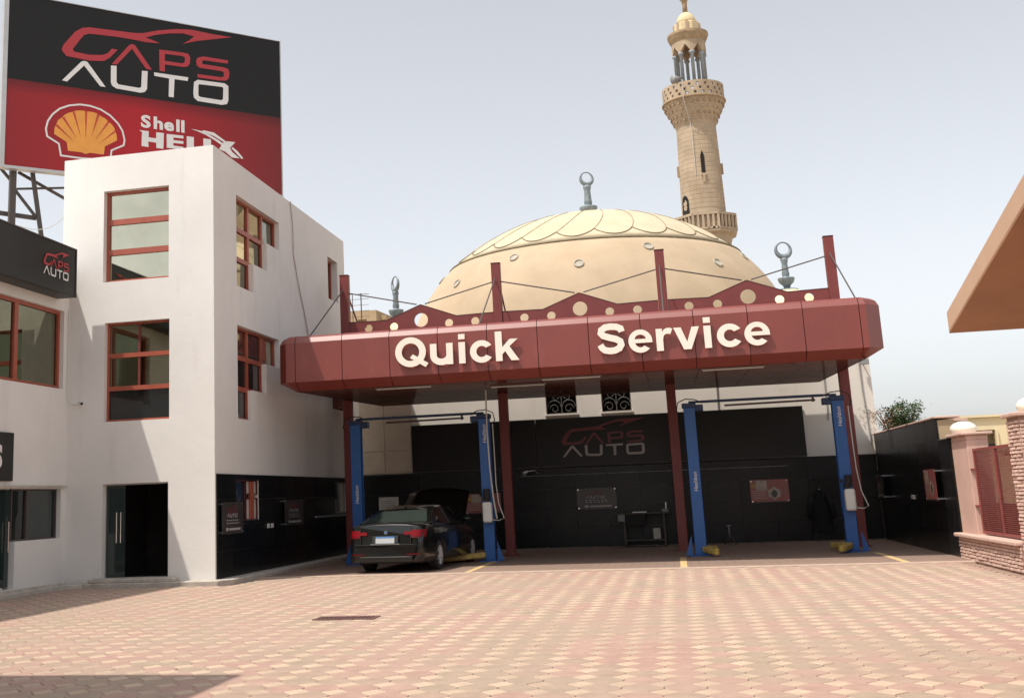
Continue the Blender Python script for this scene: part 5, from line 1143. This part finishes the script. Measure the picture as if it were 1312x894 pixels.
# ================================================================ POSTERS, SOCKETS AND GARAGE ODDMENTS
def poster(name, T, u0, u1, v0, v1, m, label, cat='poster', proud=.05, frame_m='grey_plastic', art=None):
    """panel on four stand-offs; T is the frame of the wall it hangs on"""
    c_ = T @ Vector(((u0 + u1) / 2, v0, 0)); t = thing(name, c_, label, cat)
    def bx(bb, a, c, e, f_, d0, d1):
        P = [T @ Vector((x, y, z)) for z in (d0, d1) for x, y in ((a, e), (c, e), (c, f_), (a, f_))]; bb.add(P, [(3, 2, 1, 0), (4, 5, 6, 7), (0, 1, 5, 4), (1, 2, 6, 5), (2, 3, 7, 6), (3, 0, 4, 7)]); return bb
    bx(B(), u0, u1, v0, v1, proud, proud + .008).make('panel', M[m], t)
    b = B()
    for x in (u0 + .04, u1 - .04):
        for y in (v0 + .04, v1 - .04): b.cyl(T @ Vector((x, y, 0)), T @ Vector((x, y, proud + .016)), .016, n=8)
    b.make('stand_off', M['chrome'], t)
    F = T @ Matrix.Translation((u0, v0, proud + .0085)); w, h = u1 - u0, v1 - v0
    if art == 'logo':
        logo(t, F @ Matrix.Translation((w * .22, h * .52, 0)), M['logo_red_dim'], M['logo_grey'], depth=.002, size=(w * .5, h * .36))
        k = 0
        for row, (y, n_) in enumerate(((.40, 5), (.32, 6))):
            for q in range(n_): bx(B(), w * (.2 + q * .10) , w * (.25 + q * .10), h * y, h * (y + .035), 0, .002); 
        bb = B(); T2 = F
        for row, y in enumerate((.41, .32)):
            for q in range(6):
                a = w * (.2 + q * .1 + row * .02); P = [T2 @ Vector(p) for p in ((a, h * y, .002), (a + w * .055, h * y, .002), (a + w * .055, h * (y + .035), .002), (a, h * (y + .035), .002))]; bb.add(P, [(0, 1, 2, 3)])
        a = w * .18; P = [T2 @ Vector(p) for p in ((a, h * .10, .002), (a + w * .10, h * .10, .002), (a + w * .10, h * .20, .002), (a, h * .20, .002), (a + w * .14, h * .11, .002), (w * .86, h * .11, .002), (w * .86, h * .18, .002), (a + w * .14, h * .18, .002))]; bb.add(P, [(0, 1, 2, 3), (4, 5, 6, 7)])
        bb.make('print', M['logo_grey'], t)
    if art in ('promo', 'promo_side'):
        bb = B(); q4 = lambda a, c, e, f_, d=.002: bb.add([F @ Vector((w * x, h * y, d)) for x, y in ((a, e), (c, e), (c, f_), (a, f_))], [(0, 1, 2, 3)])
        q4(.03, .16, .66, .82)
        bb.make('yellow_patch', M['yellow'], t)
        bb = B(); q4(.16, .44, .55, .96)
        for k in range(5): q4(.05, .45 - .05 * (k % 2), .18 + k * .08, .205 + k * .08)
        bb.add([F @ Vector((w * (.62 + .17 * cos(RAD(a))), h * (.40 + .30 * sin(RAD(a)) * (1 if a % 60 else .7)), .003)) for a in range(0, 360, 30)], [tuple(range(12))])
        bb.make('print', M['poster_cream'], t)
        bb = B(); bb.add([F @ Vector((w * (.62 + .08 * cos(RAD(a))), h * (.38 + .17 * sin(RAD(a))), .005)) for a in range(0, 360, 45)], [tuple(range(8))]); q4(.0, .99, .0, .05); bb.make('print', M['poster_grey'], t)
    if art == 'paper':
        bb = B()
        for k in range(6): y = .15 + k * .12; bb.add([F @ Vector((w * x, h * yy, .002)) for x, yy in ((.12, y), (.86 - .1 * (k % 3), y), (.86 - .1 * (k % 3), y + .04), (.12, y + .04))], [(0, 1, 2, 3)])
        bb.make('print', M['grey_plastic'], t)
    return t
BK = frame_T((0, 36.18, 0), (1, 0, 0), (0, 0, 1)); SD = frame_T((-9.60, 0, 0), (0, 1, 0), (0, 0, 1)); RT = frame_T((5.61, 0, 0), (0, -1, 0), (0, 0, 1))
poster('wall_poster', BK, -2.92, -1.75, 1.10, 1.72, 'poster_grey', 'grey poster with car logo on the black back wall between the bays', art='logo')
poster('wall_poster', BK, 2.08, 3.15, 1.12, 1.77, 'poster_red', 'red poster with a pale picture on the black wall behind the empty lift', art='promo')
poster('wall_poster', BK, -6.30, -5.22, 1.08, 1.68, 'poster_red', 'red poster behind the raised bonnet, half hidden by the lift post', art='promo')
poster('paper_notice', BK, -9.05, -8.42, 1.16, 1.68, 'paper_white', 'white printed paper notice on the black wall left of the car', 'notice', proud=.01, art='paper')
poster('wall_poster', SD, 24.22, 25.50, 1.00, 1.68, 'poster_grey', 'grey poster with car logo nearest the tower corner', art='logo')
poster('wall_poster', SD, 28.45, 29.95, 1.06, 1.70, 'poster_grey', 'dim grey poster on the tower side midway along the black dado', art='logo')
poster('wall_poster', RT, -29.10, -27.90, 1.14, 1.82, 'poster_red', 'red and cream poster standing off the black side wall near its end', art='promo_side', proud=.12)
poster('wall_poster', RT, -35.8, -34.75, 1.14, 1.78, 'poster_grey', 'dark poster deep in the garage corner on the side wall', art='logo', proud=.12)
for T, us, v, lb_ in ((SD, (27.35, 27.62), 1.10, 'pair of white socket outlets on the tower dado'), (RT, (-31.2, -31.42), 1.20, 'pair of white socket outlets on the black side wall')):
    t = thing('socket_outlet', T @ Vector((us[0], v, 0)), lb_, 'socket')
    for u in us:
        b = B(); P = [T @ Vector((u + x, v + y, z)) for z in (0, .02) for x, y in ((-.07, -.05), (.07, -.05), (.07, .05), (-.07, .05))]; b.add(P, [(3, 2, 1, 0), (4, 5, 6, 7), (0, 1, 5, 4), (1, 2, 6, 5), (2, 3, 7, 6), (3, 0, 4, 7)]); b.make('socket', M['white_plastic'], t)
t = thing('lamp_arm', (-4.05, 36.1, 2.2), 'small pale wall lamp arm on the back wall beside the second column', 'lamp')
b = B(); b.tube([(-4.05, 36.18, 2.2), (-4.1, 35.9, 2.3), (-4.3, 35.7, 2.28)], .02, 6); b.make('arm', M['alu'], t); b = B(); b.cyl((-4.3, 35.7, 2.28), (-4.42, 35.6, 2.2), .03, .07, 10); b.make('shade', M['alu'], t)
# workbench on castors
wb = thing('tool_trolley', (-1.0, 35.6, 0), 'dark steel tool trolley with a vice against the back wall', 'tool trolley')
b = B(); b.box(-1.80, -.25, 35.3, 36.0, .93, .97); b.make('worktop', M['dark_steel'], wb, bevel=.006)
b = B(); b.box(-1.55, -.40, 35.36, 35.98, .18, .22); b.make('shelf', M['dark_steel'], wb)
for x in (-1.55, -.42):
    for y in (35.38, 35.94): b = B(); b.box(x - .025, x + .025, y - .025, y + .025, .10, .929); b.cyl((x - .02, y, .055), (x + .02, y, .055), .05, n=12); b.make('leg', M['dark_steel'], wb)
b = B(); b.box(-1.50, -.95, 35.32, 35.9, .62, .925); b.make('drawer', M['rubber'], wb); b = B(); b.box(-1.72, -1.52, 35.34, 35.8, .74, .925); b.make('side_tray', M['grey_plastic'], wb)
b = B(); b.box(-.75, -.55, 35.5, 35.7, .222, .52); b.make('oil_can', M['paper_white'], wb); b = B(); b.bar((-.34, 35.6, .97), (-.34, 35.6, 1.24), .03); b.bar((-1.3, 35.45, .985), (-.9, 35.5, .985), .05, .03); b.bar((-.44, 35.6, 1.02), (-.30, 35.5, 1.02), .07, .08); b.make('vice', M['alu'], wb)
# work coat on a hook
ct = thing('work_coat', (3.95, 36.1, .2), 'dark work coat hanging on the back wall behind the right lift', 'coat')
b = B(); b.smooth = True; prof_ = [(0.02, 1.42, .02), (.12, 1.36, .05), (.26, 1.22, .08), (.30, .95, .09), (.27, .6, .10), (.33, .25, .11)]
vs = []
for w, z, d in prof_:
    for q in range(11): a = pi * q / 10; vs.append((3.97 - w * cos(a) + .02 * sin(q * 2.1 + z * 3), 36.17 - d * sin(a) - .015 * cos(q * 3.0), z))
b.add(vs, [(i * 11 + q, i * 11 + q + 1, (i + 1) * 11 + q + 1, (i + 1) * 11 + q) for i in range(5) for q in range(10)]); b.make('body', M['coat_cloth'], ct)
for s in (-1, 1): b = B(); b.smooth = True; b.tube([(3.97 + s * .20, 36.1, 1.27), (3.97 + s * .30, 36.07, .95), (3.97 + s * .31, 36.07, .62)], [.07, .07, .06], 8); b.make('sleeve', M['coat_cloth'], ct)
b = B(); b.cyl((3.97, 36.18, 1.43), (3.97, 36.08, 1.45), .012, n=6); b.make('hook', M['alu'], ct)
# a low stand on the floor of the empty bay
st_ = thing('axle_stand', (1.35, 35.2, 0), 'dark axle stand on the floor of the empty right bay', 'stand')
b = B()
for k in range(3): a = 2 * pi * k / 3 + .4; b.bar((1.35 + .17 * cos(a), 35.2 + .17 * sin(a), .01), (1.35, 35.2, .33), .03)
b.make('leg', M['dark_steel'], st_); b = B(); b.cyl((1.35, 35.2, .25), (1.35, 35.2, .52), .022, n=8); b.box(1.29, 1.41, 35.16, 35.24, .52, .55); b.make('ratchet_post', M['grey_plastic'], st_)
